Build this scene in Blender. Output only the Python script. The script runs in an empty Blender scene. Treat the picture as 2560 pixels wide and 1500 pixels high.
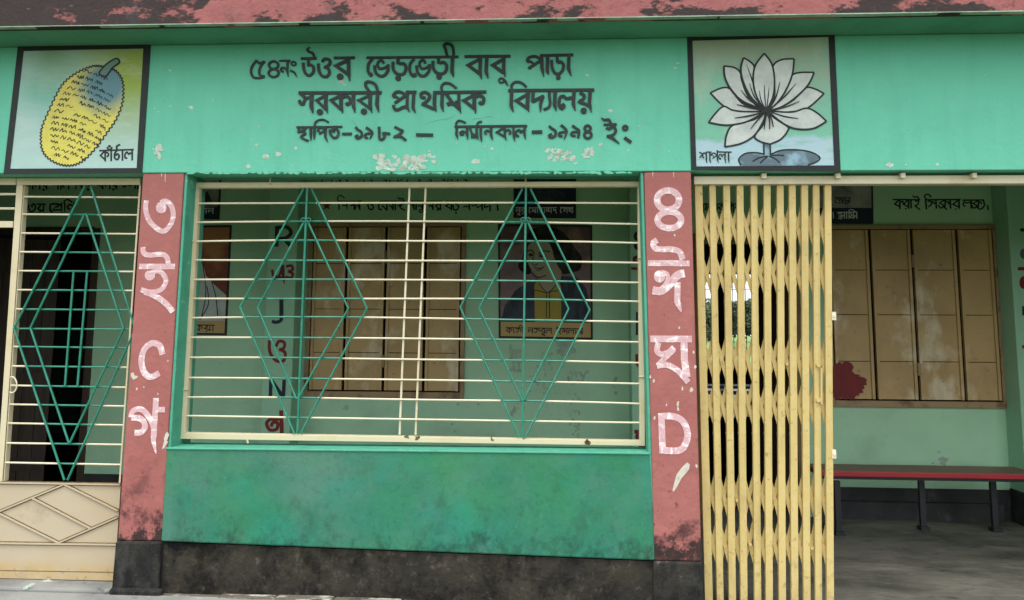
import bpy, math, random
from mathutils import Vector, Matrix
random.seed(7)
SC = bpy.context.scene
C = SC.collection
R = math.radians

# ------------------------------------------------------------ camera
F, V0 = 1900.0, 620.0                      # focal length and optical centre row, in pixels of the 2560 px photograph
CAM = Vector((0.0, -4.1, 1.42))
PIT, YAW, ROL = R(6.48), R(3.377), R(0.362)
FWD = Vector((-math.sin(YAW)*math.cos(PIT), math.cos(YAW)*math.cos(PIT), math.sin(PIT)))
RI0 = Vector((math.cos(YAW), math.sin(YAW), 0)); UP0 = RI0.cross(FWD)
RI = math.cos(ROL)*RI0 + math.sin(ROL)*UP0
UP = -math.sin(ROL)*RI0 + math.cos(ROL)*UP0
cd = bpy.data.cameras.new('camera'); cam = bpy.data.objects.new('camera', cd); C.objects.link(cam)
m = Matrix((RI, UP, -FWD)).transposed().to_4x4(); m.translation = CAM
cam.matrix_world = m
cd.sensor_width = 36; cd.lens = F/2560*36; cd.shift_y = -(750-V0)/2560
cd.clip_start = 0.05; cd.clip_end = 3000
SC.camera = cam

# ------------------------------------------------------------ light
SUN_EL, SUN_AZ = R(73), R(196)             # soft high light in front of the facade, through thin overcast
w = bpy.data.worlds.new('World'); SC.world = w; w.use_nodes = True
nt = w.node_tree; bg = nt.nodes['Background']
sky = nt.nodes.new('ShaderNodeTexSky'); sky.sky_type = 'NISHITA'; sky.sun_disc = False
sky.sun_elevation = SUN_EL; sky.sun_rotation = SUN_AZ
sky.air_density = 1.0; sky.dust_density = 7.0; sky.ozone_density = 0.6
mix = nt.nodes.new('ShaderNodeMix'); mix.data_type = 'RGBA'; mix.inputs[0].default_value = .8   # a closed layer of bright cloud under the sky
tc = nt.nodes.new('ShaderNodeTexCoord'); sx = nt.nodes.new('ShaderNodeSeparateXYZ'); rm = nt.nodes.new('ShaderNodeMapRange'); vs = nt.nodes.new('ShaderNodeVectorMath'); vs.operation = 'SCALE'
nt.links.new(tc.outputs['Generated'], sx.inputs[0]); nt.links.new(sx.outputs['Z'], rm.inputs['Value'])
rm.inputs['From Min'].default_value = 0; rm.inputs['From Max'].default_value = 1; rm.inputs['To Min'].default_value = 1.05; rm.inputs['To Max'].default_value = 1.7   # overcast: brighter overhead
vs.inputs[0].default_value = (8.6, 9.0, 9.3); nt.links.new(rm.outputs[0], vs.inputs['Scale']); nt.links.new(vs.outputs[0], mix.inputs[7])
nt.links.new(sky.outputs[0], mix.inputs[6]); nt.links.new(mix.outputs[2], bg.inputs[0]); bg.inputs[1].default_value = 0.13
sl = bpy.data.lights.new('sun', 'SUN'); sl.energy = 1.7; sl.angle = R(30); sl.color = (1, .97, .92)
so = bpy.data.objects.new('sun', sl); C.objects.link(so)
sdir = Vector((math.sin(SUN_AZ)*math.cos(SUN_EL), math.cos(SUN_AZ)*math.cos(SUN_EL), math.sin(SUN_EL)))
so.rotation_euler = sdir.to_track_quat('Z', 'Y').to_euler(); so.location = (0, -6, 9)
SC.view_settings.view_transform = 'Standard'; SC.view_settings.look = 'None'
SC.view_settings.exposure = 0.65; SC.view_settings.gamma = 1
SC.cycles.max_bounces = 8; SC.cycles.diffuse_bounces = 5

# ------------------------------------------------------------ places on known planes
def ray(u, v): return FWD*F + RI*(u-1280) - UP*(v-V0)
def Q(u, v, Y=0.0):                        # where the photo's ray meets the upright plane at depth Y
    d = ray(u, v); return CAM + d*((Y-CAM.y)/d.y)
def Qz(u, v, z):                           # where it meets a level plane
    d = ray(u, v); return CAM + d*((z-CAM.z)/d.z)
def zat(a, b, X):                          # height at X on the line through two points
    return a.z + (b.z-a.z)*(X-a.x)/(b.x-a.x)
def xat(a, b, z):
    return a.x + (b.x-a.x)*(z-a.z)/(b.z-a.z)

# ------------------------------------------------------------ materials
def srgb(r, g, b):
    f = lambda c: (c/255/12.92 if c/255 <= .04045 else ((c/255+.055)/1.055)**2.4)
    return (f(r), f(g), f(b), 1)
TONE = dict(brown_shutter_paint=1.15, stained_green_wall_paint=.72, pink_pillar_paint=.97, yellow_gate_paint=.84, beige_gate_sheet=.76, cream_metal_paint=.84, cream_rod_paint=.86, dirty_cement_plinth=.9,
    peeling_pink_eave_paint=.74, thin_white_brush_paint=.86, worn_cement_floor=.92, painted_petal_white=.8, jackfruit_picture_skin=1.05, jackfruit_picture_ground=.85, lily_picture_ground=.85, pale_green_sill_paint=.85, sea_green_rod_paint=.85, pale_cement_apron=.8)   # factors that balance each coat's colour against the exposure
def M(name, base, rough=.75, spec=.25, layers=(), bump=(), metal=0):
    mt = bpy.data.materials.new(name); mt.use_nodes = True
    n = mt.node_tree.nodes; l = mt.node_tree.links; b = n['Principled BSDF']
    b.inputs['Roughness'].default_value = rough; b.inputs['Specular IOR Level'].default_value = spec
    b.inputs['Metallic'].default_value = metal
    k_ = TONE.get(name, 1); base = tuple(c*k_ for c in base[:3])+(1,)
    b.inputs['Base Color'].default_value = base
    geo = n.new('ShaderNodeNewGeometry'); cur = None
    def noise(s, st=(1, 1, 1), d=6, r=.6, off=0):
        mp = n.new('ShaderNodeMapping'); mp.inputs['Scale'].default_value = st
        mp.inputs['Location'].default_value = (off, off*.7, off*1.3)
        l.new(geo.outputs['Position'], mp.inputs['Vector'])
        t = n.new('ShaderNodeTexNoise'); t.inputs['Scale'].default_value = s
        t.inputs['Detail'].default_value = d; t.inputs['Roughness'].default_value = r
        l.new(mp.outputs[0], t.inputs['Vector']); return t.outputs['Fac']
    def rng(v, a, c, e=0, f=1):
        r = n.new('ShaderNodeMapRange'); l.new(v, r.inputs['Value'])
        for i, x in zip(('From Min', 'From Max', 'To Min', 'To Max'), (a, c, e, f)): r.inputs[i].default_value = x
        return r.outputs[0]
    def mul(a, c, op='MULTIPLY'):
        q = n.new('ShaderNodeMath'); q.operation = op
        for i, x in enumerate((a, c)):
            if isinstance(x, (int, float)): q.inputs[i].default_value = x
            else: l.new(x, q.inputs[i])
        return q.outputs[0]
    sep = None
    for i, L in enumerate(layers):
        st = L.get('st', (1, 1, 1)); v = noise(L['s'], st, L.get('d', 6), L.get('r', .6), L.get('off', i*3.7))
        for ax in ('x', 'z'):
            if ax+'b' in L:                # the noise leans one way along an axis
                if sep is None:
                    sep = n.new('ShaderNodeSeparateXYZ'); l.new(geo.outputs['Position'], sep.inputs[0])
                a, c, e, f = L[ax+'b']
                v = mul(v, rng(sep.outputs['X' if ax == 'x' else 'Z'], a, c, e, f), 'ADD')
        fac = rng(v, L['lo'], L['hi'], 0, L.get('a', 1))
        for ax in ('x', 'z'):
            if ax in L:
                if sep is None:
                    sep = n.new('ShaderNodeSeparateXYZ'); l.new(geo.outputs['Position'], sep.inputs[0])
                fac = mul(fac, rng(sep.outputs['X' if ax == 'x' else 'Z'], L[ax][0], L[ax][1], 1, 0))
        if 'p' in L:                       # a painted patch round one point
            vm = n.new('ShaderNodeVectorMath'); vm.operation = 'DISTANCE'; l.new(geo.outputs['Position'], vm.inputs[0])
            vm.inputs[1].default_value = L['p']; fac = mul(fac, rng(vm.outputs['Value'], L['pr'][0], L['pr'][1], 1, 0))
        mx = n.new('ShaderNodeMix'); mx.data_type = 'RGBA'; l.new(fac, mx.inputs[0])
        if cur is None: mx.inputs[6].default_value = base
        else: l.new(cur, mx.inputs[6])
        mx.inputs[7].default_value = tuple(c*k_ for c in L['c'][:3])+(1,)
        cur = mx.outputs[2]
    if cur is not None: l.new(cur, b.inputs['Base Color'])
    prev = None
    for s, k, dist, *st in bump:
        bp = n.new('ShaderNodeBump'); bp.inputs['Strength'].default_value = k; bp.inputs['Distance'].default_value = dist
        l.new(noise(s, st[0] if st else (1, 1, 1), 5), bp.inputs['Height'])
        if prev: l.new(prev, bp.inputs['Normal'])
        prev = bp.outputs[0]
    if prev: l.new(prev, b.inputs['Normal'])
    return mt
S = lambda r, g, b, k=1.0: tuple([c*k for c in srgb(r, g, b)[:3]]+[1])
plaster_bump = ((2.4, .4, .03), (45, .22, .004), (220, .15, .002))
BLACKISH = (.012, .014, .016)
m_beam = M('mint_green_wall_paint', S(99, 186, 158), .6, .3, [
    dict(c=S(92, 178, 150), s=1.6, lo=.4, hi=.75, a=.35),
    dict(c=S(126, 204, 180), s=9, lo=.5, hi=.8, a=.22, st=(1, 1, .5)), dict(c=S(84, 158, 136), s=4.5, d=8, r=.65, st=(2.6, 1, .16), lo=.5, hi=.76, a=.35, off=27),
    dict(c=S(55, 110, 90), s=26, lo=.66, hi=.78, a=.3),
    dict(c=S(200, 225, 205), s=38, lo=.745, hi=.765, a=.55),
    dict(c=S(40, 70, 60), s=60, lo=.75, hi=.78, a=.4), dict(c=S(84, 160, 136), s=7, d=10, r=.75, lo=.5, hi=.75, a=.3, off=17)], plaster_bump)
m_soffit = M('green_soffit_paint', S(84, 146, 120), .7, .2, [dict(c=S(50, 110, 85), s=4, lo=.45, hi=.75, a=.5)], plaster_bump)
m_fascia = M('peeling_pink_eave_paint', S(176, 112, 110), .85, .15, [
    dict(c=S(150, 88, 88), s=9, d=9, r=.7, lo=.42, hi=.7, a=.6),
    dict(c=S(62, 58, 57), s=3.6, d=12, r=.68, lo=.50, hi=.54, a=.97, st=(.75, 1, 1.5), off=2.2, xb=(-3.0, -.6, .13, 0), zb=(3.0, 3.13, .08, -.05)),
    dict(c=S(78, 78, 84), s=3.2, d=8, lo=.56, hi=.72, a=.6, st=(1.6, 1, .5), xb=(-3, 1.5, .03, -.1)),
    dict(c=S(110, 80, 76), s=20, d=10, r=.78, lo=.54, hi=.68, a=.6), dict(c=S(40, 36, 36), s=14, d=10, r=.78, lo=.58, hi=.68, a=.7)], ((4, .3, .02), (40, .5, .008)))
m_pink = M('pink_pillar_paint', S(158, 98, 93), .65, .25, [
    dict(c=S(146, 84, 80), s=2.5, lo=.4, hi=.75, a=.6),
    dict(c=S(200, 120, 116), s=14, lo=.5, hi=.8, a=.3),
    dict(c=S(235, 205, 195), s=34, lo=.725, hi=.745, a=.6, z=(1.5, 2.4)),
    dict(c=S(60, 40, 40), s=7.5, d=9, r=.7, lo=.50, hi=.60, a=.88, z=(.42, .80)),
    dict(c=S(44, 36, 34), s=9, d=10, r=.75, lo=.5, hi=.56, a=.95, zb=(.30, .46, .10, -.16)), dict(c=S(110, 55, 55), s=30, lo=.66, hi=.72, a=.5), dict(c=S(150, 88, 84), s=13, d=10, r=.78, lo=.5, hi=.74, a=.4), dict(c=S(70, 40, 40), s=18, d=9, r=.75, lo=.6, hi=.68, a=.7, z=(.7, 1.3))], ((5, .3, .015), (40, .35, .005), (16, .3, .006)))
m_dado = M('stained_green_wall_paint', S(54, 134, 108), .7, .25, [
    dict(c=S(100, 142, 126), s=1.9, d=9, r=.66, lo=.42, hi=.66, a=.75, off=4, xb=(-2.2, .8, .07, -.04)),
    dict(c=S(58, 146, 92), s=1.5, d=8, lo=.46, hi=.66, a=.75, off=9.4),
    dict(c=S(40, 150, 128), s=2.4, d=8, lo=.5, hi=.68, a=.6, off=14.2),
    dict(c=S(34, 100, 76), s=5.5, d=10, r=.7, lo=.5, hi=.74, a=.3, st=(1, 1, .9)),
    dict(c=S(50, 74, 62), s=4.2, d=10, r=.74, lo=.52, hi=.70, a=.6, st=(1.1, 1, .7), z=(.42, 1.1)),
    dict(c=S(24, 38, 32), s=10, d=10, r=.78, lo=.5, hi=.68, a=.6, zb=(.30, .48, .07, -.16), st=(1.1, 1, .9)),
    dict(c=S(30, 70, 56), s=30, d=10, r=.75, lo=.54, hi=.72, a=.4), dict(c=S(110, 166, 144), s=30, d=9, r=.75, lo=.57, hi=.72, a=.35, off=21),
    dict(c=S(190, 225, 205), s=30, lo=.755, hi=.77, a=.7), dict(c=S(20, 46, 38), s=48, lo=.68, hi=.73, a=.5)], plaster_bump)
m_sill = M('pale_green_sill_paint', S(80, 166, 138), .6, .3, [dict(c=S(60, 140, 115), s=10, lo=.5, hi=.7, a=.6),
    dict(c=S(190, 225, 210), s=22, lo=.62, hi=.7, a=.4)], plaster_bump)
m_plinth = M('dirty_cement_plinth', S(64, 60, 52), .9, .1, [
    dict(c=S(48, 46, 42), s=3.5, d=8, lo=.4, hi=.65, a=.8),
    dict(c=S(80, 73, 60), s=7, d=8, lo=.55, hi=.75, a=.7),
    dict(c=S(122, 116, 106), s=16, d=9, r=.7, lo=.55, hi=.72, a=.5),
    dict(c=S(20, 24, 24), s=5, d=9, r=.7, lo=.46, hi=.54, a=.95, zb=(.20, .40, -.16, .06)),
    dict(c=S(22, 21, 20), s=6, d=10, r=.76, lo=.46, hi=.62, a=.8), dict(c=S(140, 134, 120), s=18, d=10, r=.8, lo=.58, hi=.74, a=.5, off=31), dict(c=S(40, 40, 40), s=2, d=10, r=.75, lo=.5, hi=.62, a=.7, xb=(-.5, 1.1, -.12, .12))], ((5, .5, .02), (30, .6, .01), (140, .4, .004)))
m_black = M('black_base_paint', S(40, 39, 38), .85, .15, [
    dict(c=S(22, 23, 25), s=5, d=9, r=.7, lo=.4, hi=.62, a=.85),
    dict(c=S(78, 76, 70), s=8, d=10, r=.75, lo=.5, hi=.7, a=.65, st=(1, 1, .5)),
    dict(c=S(66, 62, 54), s=4, d=9, r=.7, lo=.48, hi=.66, a=.6, off=30),
    dict(c=S(140, 136, 128), s=24, d=9, r=.75, lo=.62, hi=.72, a=.55)], ((6, .5, .02), (40, .6, .008), (120, .3, .003)))
m_back = M('green_veranda_wall_paint', S(164, 206, 170), .65, .25, [
    dict(c=S(142, 182, 150), s=1.4, lo=.4, hi=.7, a=.55),
    dict(c=S(136, 160, 138), s=3.2, d=8, lo=.52, hi=.72, a=.55, z=(.4, 1.5)),
    dict(c=S(165, 175, 165), s=7, d=9, r=.68, lo=.62, hi=.69, a=.6, p=(.35, 2.2, 1.0), pr=(.2, 1.0)),
    dict(c=S(48, 66, 52), s=28, d=7, lo=.71, hi=.75, a=.6, z=(1.2, 1.9))], plaster_bump)
m_pilaster = M('light_green_pilaster_paint', S(146, 192, 160), .65, .25, [dict(c=S(130, 176, 144), s=3, lo=.45, hi=.7, a=.5),
    dict(c=S(170, 180, 165), s=30, lo=.7, hi=.74, a=.5)], plaster_bump)
m_floor = M('worn_cement_floor', S(116, 112, 102), .7, .3, [
    dict(c=S(58, 58, 52), s=2.0, d=10, r=.7, lo=.4, hi=.64, a=.85, st=(.6, 1.3, 1)),
    dict(c=S(150, 146, 134), s=4, d=9, r=.68, lo=.56, hi=.74, a=.6, st=(.5, 1.4, 1)),
    dict(c=S(44, 44, 40), s=9, d=9, r=.7, lo=.58, hi=.68, a=.7, st=(.45, 1.6, 1)),
    dict(c=S(186, 182, 172), s=26, d=9, r=.75, lo=.6, hi=.72, a=.6, st=(.3, 1.8, 1)), dict(c=S(40, 40, 36), s=16, d=10, r=.78, lo=.55, hi=.68, a=.7, st=(.35, 1.6, 1), off=40)], ((8, .35, .01), (60, .4, .004)))
m_skirt = M('black_skirting_paint', S(50, 50, 50), .6, .3, [dict(c=S(96, 94, 90), s=9, d=8, lo=.55, hi=.72, a=.7, st=(1, 1, .5)),
    dict(c=S(24, 24, 26), s=4, lo=.4, hi=.6, a=.6)], ((20, .4, .006),))
m_apron = M('pale_cement_apron', S(150, 150, 145), .9, .1, [dict(c=S(110, 112, 112), s=3, d=8, lo=.42, hi=.66, a=.8),
    dict(c=S(200, 200, 192), s=12, d=9, r=.7, lo=.62, hi=.7, a=.8), dict(c=S(50, 50, 50), s=10, d=9, lo=.62, hi=.7, a=.7)], ((9, .4, .01), (80, .5, .004)))
m_cream = M('cream_metal_paint', S(218, 206, 172), .45, .4, [dict(c=S(200, 180, 128), s=5, lo=.5, hi=.75, a=.6),
    dict(c=S(84, 56, 34), s=22, d=8, r=.7, lo=.69, hi=.73, a=.85)], ((60, .2, .002),))
m_rod = M('cream_rod_paint', S(230, 220, 190), .4, .45, [dict(c=S(216, 198, 152), s=4, lo=.5, hi=.7, a=.6),
    dict(c=S(84, 56, 34), s=26, d=8, r=.75, lo=.66, hi=.71, a=.8)])
m_grn = M('sea_green_rod_paint', S(38, 134, 110), .4, .45, [dict(c=S(84, 168, 146), s=16, lo=.5, hi=.7, a=.5),
    dict(c=S(24, 96, 78), s=8, lo=.5, hi=.7, a=.4)])
m_sheet = M('beige_gate_sheet', S(204, 188, 160), .5, .35, [dict(c=S(196, 174, 140), s=2.2, lo=.4, hi=.7, a=.5),
    dict(c=S(150, 138, 112), s=5, d=8, lo=.58, hi=.76, a=.55), dict(c=S(206, 172, 108), s=6, lo=.3, hi=.5, a=.6, z=(.13, .17)),
    dict(c=S(60, 44, 30), s=30, d=8, r=.7, lo=.56, hi=.66, a=.8, z=(.085, .135))], ((2.2, .25, .02), (70, .15, .002)))
m_seam = M('dark_seam', S(110, 94, 62), .7, .2, [dict(c=S(60, 50, 36), s=20, lo=.45, hi=.7, a=.7)])
m_yel = M('yellow_gate_paint', S(213, 190, 124), .5, .35, [dict(c=S(192, 170, 108), s=5, lo=.42, hi=.7, a=.6, st=(1, 1, .4)),
    dict(c=S(226, 206, 146), s=18, lo=.5, hi=.75, a=.4), dict(c=S(110, 78, 40), s=30, d=10, r=.78, lo=.57, hi=.68, a=.7), dict(c=S(176, 150, 96), s=9, d=9, r=.7, lo=.5, hi=.7, a=.6, st=(1, 1, .3), off=33),
    dict(c=S(60, 50, 38), s=24, d=8, r=.7, lo=.55, hi=.68, a=.6, z=(.05, .35))], ((50, .25, .003),))
m_rail = M('cream_rail_paint', S(216, 206, 180), .5, .35, [dict(c=S(180, 160, 122), s=6, lo=.5, hi=.75, a=.6)], ((60, .2, .003),))
m_shut = M('brown_shutter_paint', S(168, 141, 94), .5, .4, [dict(c=S(144, 120, 78), s=2.2, d=6, lo=.42, hi=.66, a=.7),
    dict(c=S(196, 184, 156), s=2.1, d=7, r=.6, lo=.54, hi=.64, a=.8, st=(1.3, 1, .8), off=5.3), dict(c=S(112, 86, 56), s=7, d=9, r=.7, lo=.54, hi=.72, a=.3, st=(1.5, 1, .5), off=50),
    dict(c=S(70, 46, 28), s=22, d=9, r=.75, lo=.6, hi=.7, a=.7)], ((2.5, .4, .03), (60, .2, .002)))
m_shutf = M('brown_shutter_frame', S(150, 126, 92), .55, .35, [dict(c=S(70, 50, 34), s=8, d=8, lo=.52, hi=.7, a=.7)])
m_gap = M('dark_gap', (.012, .008, .005), .9, .05)
m_maroon = M('maroon_paint', S(116, 34, 37), .6, .3, [dict(c=S(70, 20, 24), s=9, lo=.45, hi=.7, a=.5)])
m_blackpaint = M('black_sign_paint', S(30, 36, 36), .55, .3, [dict(c=S(64, 74, 70), s=24, d=7, lo=.6, hi=.75, a=.6)])
m_letter = M('black_relief_letter_paint', S(30, 38, 38), .5, .35, [dict(c=S(70, 84, 80), s=18, d=8, lo=.58, hi=.75, a=.6)], ((60, .3, .003),))
m_chalk = M('thin_white_brush_paint', S(216, 178, 182), .75, .2, [dict(c=S(196, 140, 142), s=34, d=9, r=.7, lo=.5, hi=.7, a=.75, st=(1, 1, .35)),
    dict(c=S(252, 246, 246), s=30, d=9, r=.72, lo=.52, hi=.62, a=.95, st=(.35, 1, 1), off=8), dict(c=S(252, 246, 246), s=34, d=9, r=.72, lo=.56, hi=.64, a=.9, st=(1, 1, .3), off=18)])
m_peel = M('bare_plaster', S(180, 192, 180), .95, .05, [dict(c=S(150, 140, 120), s=24, d=8, lo=.5, hi=.66, a=.7),
    dict(c=S(196, 226, 208), s=40, lo=.55, hi=.65, a=.6)], ((60, .6, .005),))
m_greypeel = M('grey_bare_cement', S(152, 176, 156), .95, .05, [dict(c=S(124, 136, 122), s=14, d=8, lo=.45, hi=.7, a=.7)], ((60, .6, .005),))
m_seat = M('red_bench_paint', S(158, 38, 46), .4, .4, [dict(c=S(126, 34, 40), s=7, lo=.5, hi=.72, a=.6)])
m_seattop = M('worn_brown_seat_top', S(122, 84, 72), .45, .4, [dict(c=S(98, 60, 54), s=6, lo=.45, hi=.7, a=.6, st=(.3, 1, 1))])
m_iron = M('black_iron_paint', S(34, 36, 38), .5, .4, [dict(c=S(70, 66, 62), s=16, d=8, lo=.62, hi=.75, a=.6)])
m_door = M('dark_door_wood', S(70, 56, 44), .55, .35, [dict(c=S(44, 34, 27), s=12, d=8, lo=.4, hi=.65, a=.7, st=(2, 2, .1)),
    dict(c=S(66, 50, 38), s=6, d=8, lo=.62, hi=.78, a=.5, st=(1.5, 1.5, .2))], ((20, .3, .004, (2, 2, .15)),))
m_jamb = M('brown_door_frame', S(110, 88, 54), .55, .3, [dict(c=S(70, 52, 30), s=10, d=8, lo=.5, hi=.7, a=.6)])
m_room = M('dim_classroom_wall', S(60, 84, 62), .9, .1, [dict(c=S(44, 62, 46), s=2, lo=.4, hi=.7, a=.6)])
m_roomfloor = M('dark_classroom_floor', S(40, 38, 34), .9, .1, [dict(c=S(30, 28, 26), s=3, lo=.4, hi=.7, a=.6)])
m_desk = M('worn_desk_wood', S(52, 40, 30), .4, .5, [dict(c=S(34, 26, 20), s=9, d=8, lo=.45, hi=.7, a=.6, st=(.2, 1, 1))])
m_desktop = M('pale_desk_top', S(196, 194, 190), .25, .6, [dict(c=S(150, 140, 128), s=8, lo=.5, hi=.75, a=.5, st=(.2, 1, 1))])
m_navy = M('navy_caption_paint', S(28, 36, 56), .6, .3)
m_white = M('grey_white_paint', S(206, 210, 206), .7, .2, [dict(c=S(170, 180, 180), s=9, lo=.45, hi=.75, a=.5)])
m_lawn = M('grass_field', S(104, 128, 78), .9, .1, [dict(c=S(88, 112, 66), s=.12, lo=.4, hi=.65, a=.7), dict(c=S(140, 170, 80), s=.6, lo=.5, hi=.8, a=.4)])
m_yard = M('school_yard_ground', S(92, 92, 70), .95, .1, [dict(c=S(70, 84, 48), s=.5, d=8, lo=.45, hi=.62, a=.8), dict(c=S(78, 72, 58), s=4, lo=.45, hi=.7, a=.5)], ((12, .4, .02),))
m_leaf = M('tree_leaves', S(74, 88, 66), .7, .2, [dict(c=S(36, 56, 34), s=.7, lo=.4, hi=.62, a=.8), dict(c=S(96, 112, 74), s=1.6, lo=.55, hi=.75, a=.6)])
m_bark = M('tree_bark', S(78, 62, 48), .9, .1)

# ------------------------------------------------------------ mesh building
def catmull(p, k=5, closed=False):
    if len(p) < 3: return [tuple(a) for a in p]
    n = len(p); out = []
    for i in range(n if closed else n-1):
        if closed: a, b, c, d = p[(i-1) % n], p[i], p[(i+1) % n], p[(i+2) % n]
        else: a, b, c, d = p[max(i-1, 0)], p[i], p[i+1], p[min(i+2, n-1)]
        for j in range(k):
            t = j/k
            out.append(tuple(.5*((2*b[q]) + (-a[q]+c[q])*t + (2*a[q]-5*b[q]+4*c[q]-d[q])*t*t + (-a[q]+3*b[q]-3*c[q]+d[q])*t**3) for q in (0, 1)))
    if not closed: out.append(tuple(p[-1]))
    return out
class MB:
    def __init__(s): s.v = []; s.f = []; s.mi = []; s.k = 0; s.lift = 0
    def face(s, idx): s.f.append(idx); s.mi.append(s.k)
    def add(s, vs):
        b = len(s.v); s.v += [tuple(a) for a in vs]; return b
    def prism(s, pts, y0, y1):             # outline in (X, Z), front face at y0
        a = sum(p[0]*q[1]-q[0]*p[1] for p, q in zip(pts, pts[1:]+pts[:1]))
        if a < 0: pts = pts[::-1]
        n = len(pts); b = s.add([(x, y0, z) for x, z in pts] + [(x, y1, z) for x, z in pts])
        s.face(list(range(b, b+n))); s.face(list(range(b+2*n-1, b+n-1, -1)))
        for i in range(n): j = (i+1) % n; s.face([b+j, b+i, b+n+i, b+n+j])
        return s
    def box(s, x0, x1, y0, y1, z0, z1): return s.prism([(x0, z0), (x1, z0), (x1, z1), (x0, z1)], y0, y1)
    def quadbox(s, a, b, c, d, y0, y1): return s.prism([(p.x, p.z) for p in (a, b, c, d)], y0, y1)
    def tube(s, pts, r, n=8, caps=True):
        pts = [Vector(p) for p in pts]; rings = []
        for i, p in enumerate(pts):
            t = (pts[min(i+1, len(pts)-1)]-pts[max(i-1, 0)]).normalized()
            a = t.orthogonal().normalized() if abs(t.y) > .9 else t.cross(Vector((0, 1, 0))).normalized()
            b = t.cross(a); rr = r[i] if isinstance(r, (list, tuple)) else r
            rings.append(s.add([p + a*rr*math.cos(2*math.pi*(j+.5)/n) + b*rr*math.sin(2*math.pi*(j+.5)/n) for j in range(n)]))
        for A, B in zip(rings, rings[1:]):
            for j in range(n): k = (j+1) % n; s.face([A+j, A+k, B+k, B+j])
        if caps: s.face([rings[0]+j for j in range(n)][::-1]); s.face([rings[-1]+j for j in range(n)])
        return s
    def bar(s, p, q, wd, y0, y1):          # flat bar between two points of one upright plane
        p = Vector((p.x, 0, p.z)); q = Vector((q.x, 0, q.z)); t = (q-p).normalized(); nn = Vector((-t.z, 0, t.x))*wd/2
        return s.prism([((a).x, (a).z) for a in (p-nn, q-nn, q+nn, p+nn)], y0, y1)
    def ribbon(s, pts, wd, Y, t, closed=False, taper=(0, 0)):
        n = len(pts); P = [Vector((a[0], a[1])) for a in pts]; L = []; Rr = []
        for i in range(n):
            a = P[(i-1) % n] if (closed or i) else P[0]; c = P[(i+1) % n] if (closed or i < n-1) else P[-1]
            d1 = (P[i]-a); d2 = (c-P[i])
            d1 = d1.normalized() if d1.length > 1e-9 else d2.normalized(); d2 = d2.normalized() if d2.length > 1e-9 else d1
            tt = d1+d2
            tt = tt.normalized() if tt.length > .25 else d2
            nn = Vector((-tt.y, tt.x)); k = 1/max(.55, abs(nn.dot(Vector((-d2.y, d2.x)))))
            f = 1.0
            if taper[0] and i/(n-1) < .35: f = min(f, 1-taper[0]*(1-(i/(n-1))/.35))
            if taper[1] and i/(n-1) > .6: f = min(f, 1-taper[1]*((i/(n-1)-.6)/.4))
            L.append(P[i]+nn*wd/2*k*f); Rr.append(P[i]-nn*wd/2*k*f)
        s.lift = (s.lift+1) % 9; base = Y-t-s.lift*.00012
        tops = s.add([(a.x, base-.0003*i/n, a.y) for i, a in enumerate(L)] + [(a.x, base-.0003*i/n, a.y) for i, a in enumerate(Rr)])
        bots = s.add([(a.x, Y, a.y) for a in L] + [(a.x, Y, a.y) for a in Rr])
        for i in range(n if closed else n-1):
            j = (i+1) % n
            s.face([tops+i, tops+j, tops+n+j, tops+n+i])
            s.face([bots+i, bots+j, tops+j, tops+i]); s.face([tops+n+i, tops+n+j, bots+n+j, bots+n+i])
        if not closed:
            for i in (0, n-1): s.face([bots+i, tops+i, tops+n+i, bots+n+i])
        return s
    def build(s, name, mats, parent=None, smooth=False, bevel=0):
        me = bpy.data.meshes.new(name); off = OFF.get(parent.name, Vector()) if parent else Vector()
        me.from_pydata([tuple(Vector(a)-off) for a in s.v], [], s.f); me.update()
        for mt in (mats if isinstance(mats, (list, tuple)) else [mats]): me.materials.append(mt)
        me.polygons.foreach_set('material_index', s.mi)
        if smooth: me.polygons.foreach_set('use_smooth', [True]*len(s.f))
        o = bpy.data.objects.new(name, me); C.objects.link(o)
        if parent: o.parent = parent; OFF[o.name] = off
        if bevel:
            bv = o.modifiers.new('bevel', 'BEVEL'); bv.width = bevel; bv.segments = 2; bv.limit_method = 'ANGLE'; bv.angle_limit = R(50)
        return o
OFF = {}
def tag(o, label=None, cat=None, group=None, kind=None):
    for k, x in (('label', label), ('category', cat), ('group', group), ('kind', kind)):
        if x: o[k] = x
    return o
def empty(name, loc, *a, **k):
    o = bpy.data.objects.new(name, None); o.empty_display_size = .2; C.objects.link(o); o.location = loc
    OFF[o.name] = Vector(loc); return tag(o, *a, **k)

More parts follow.
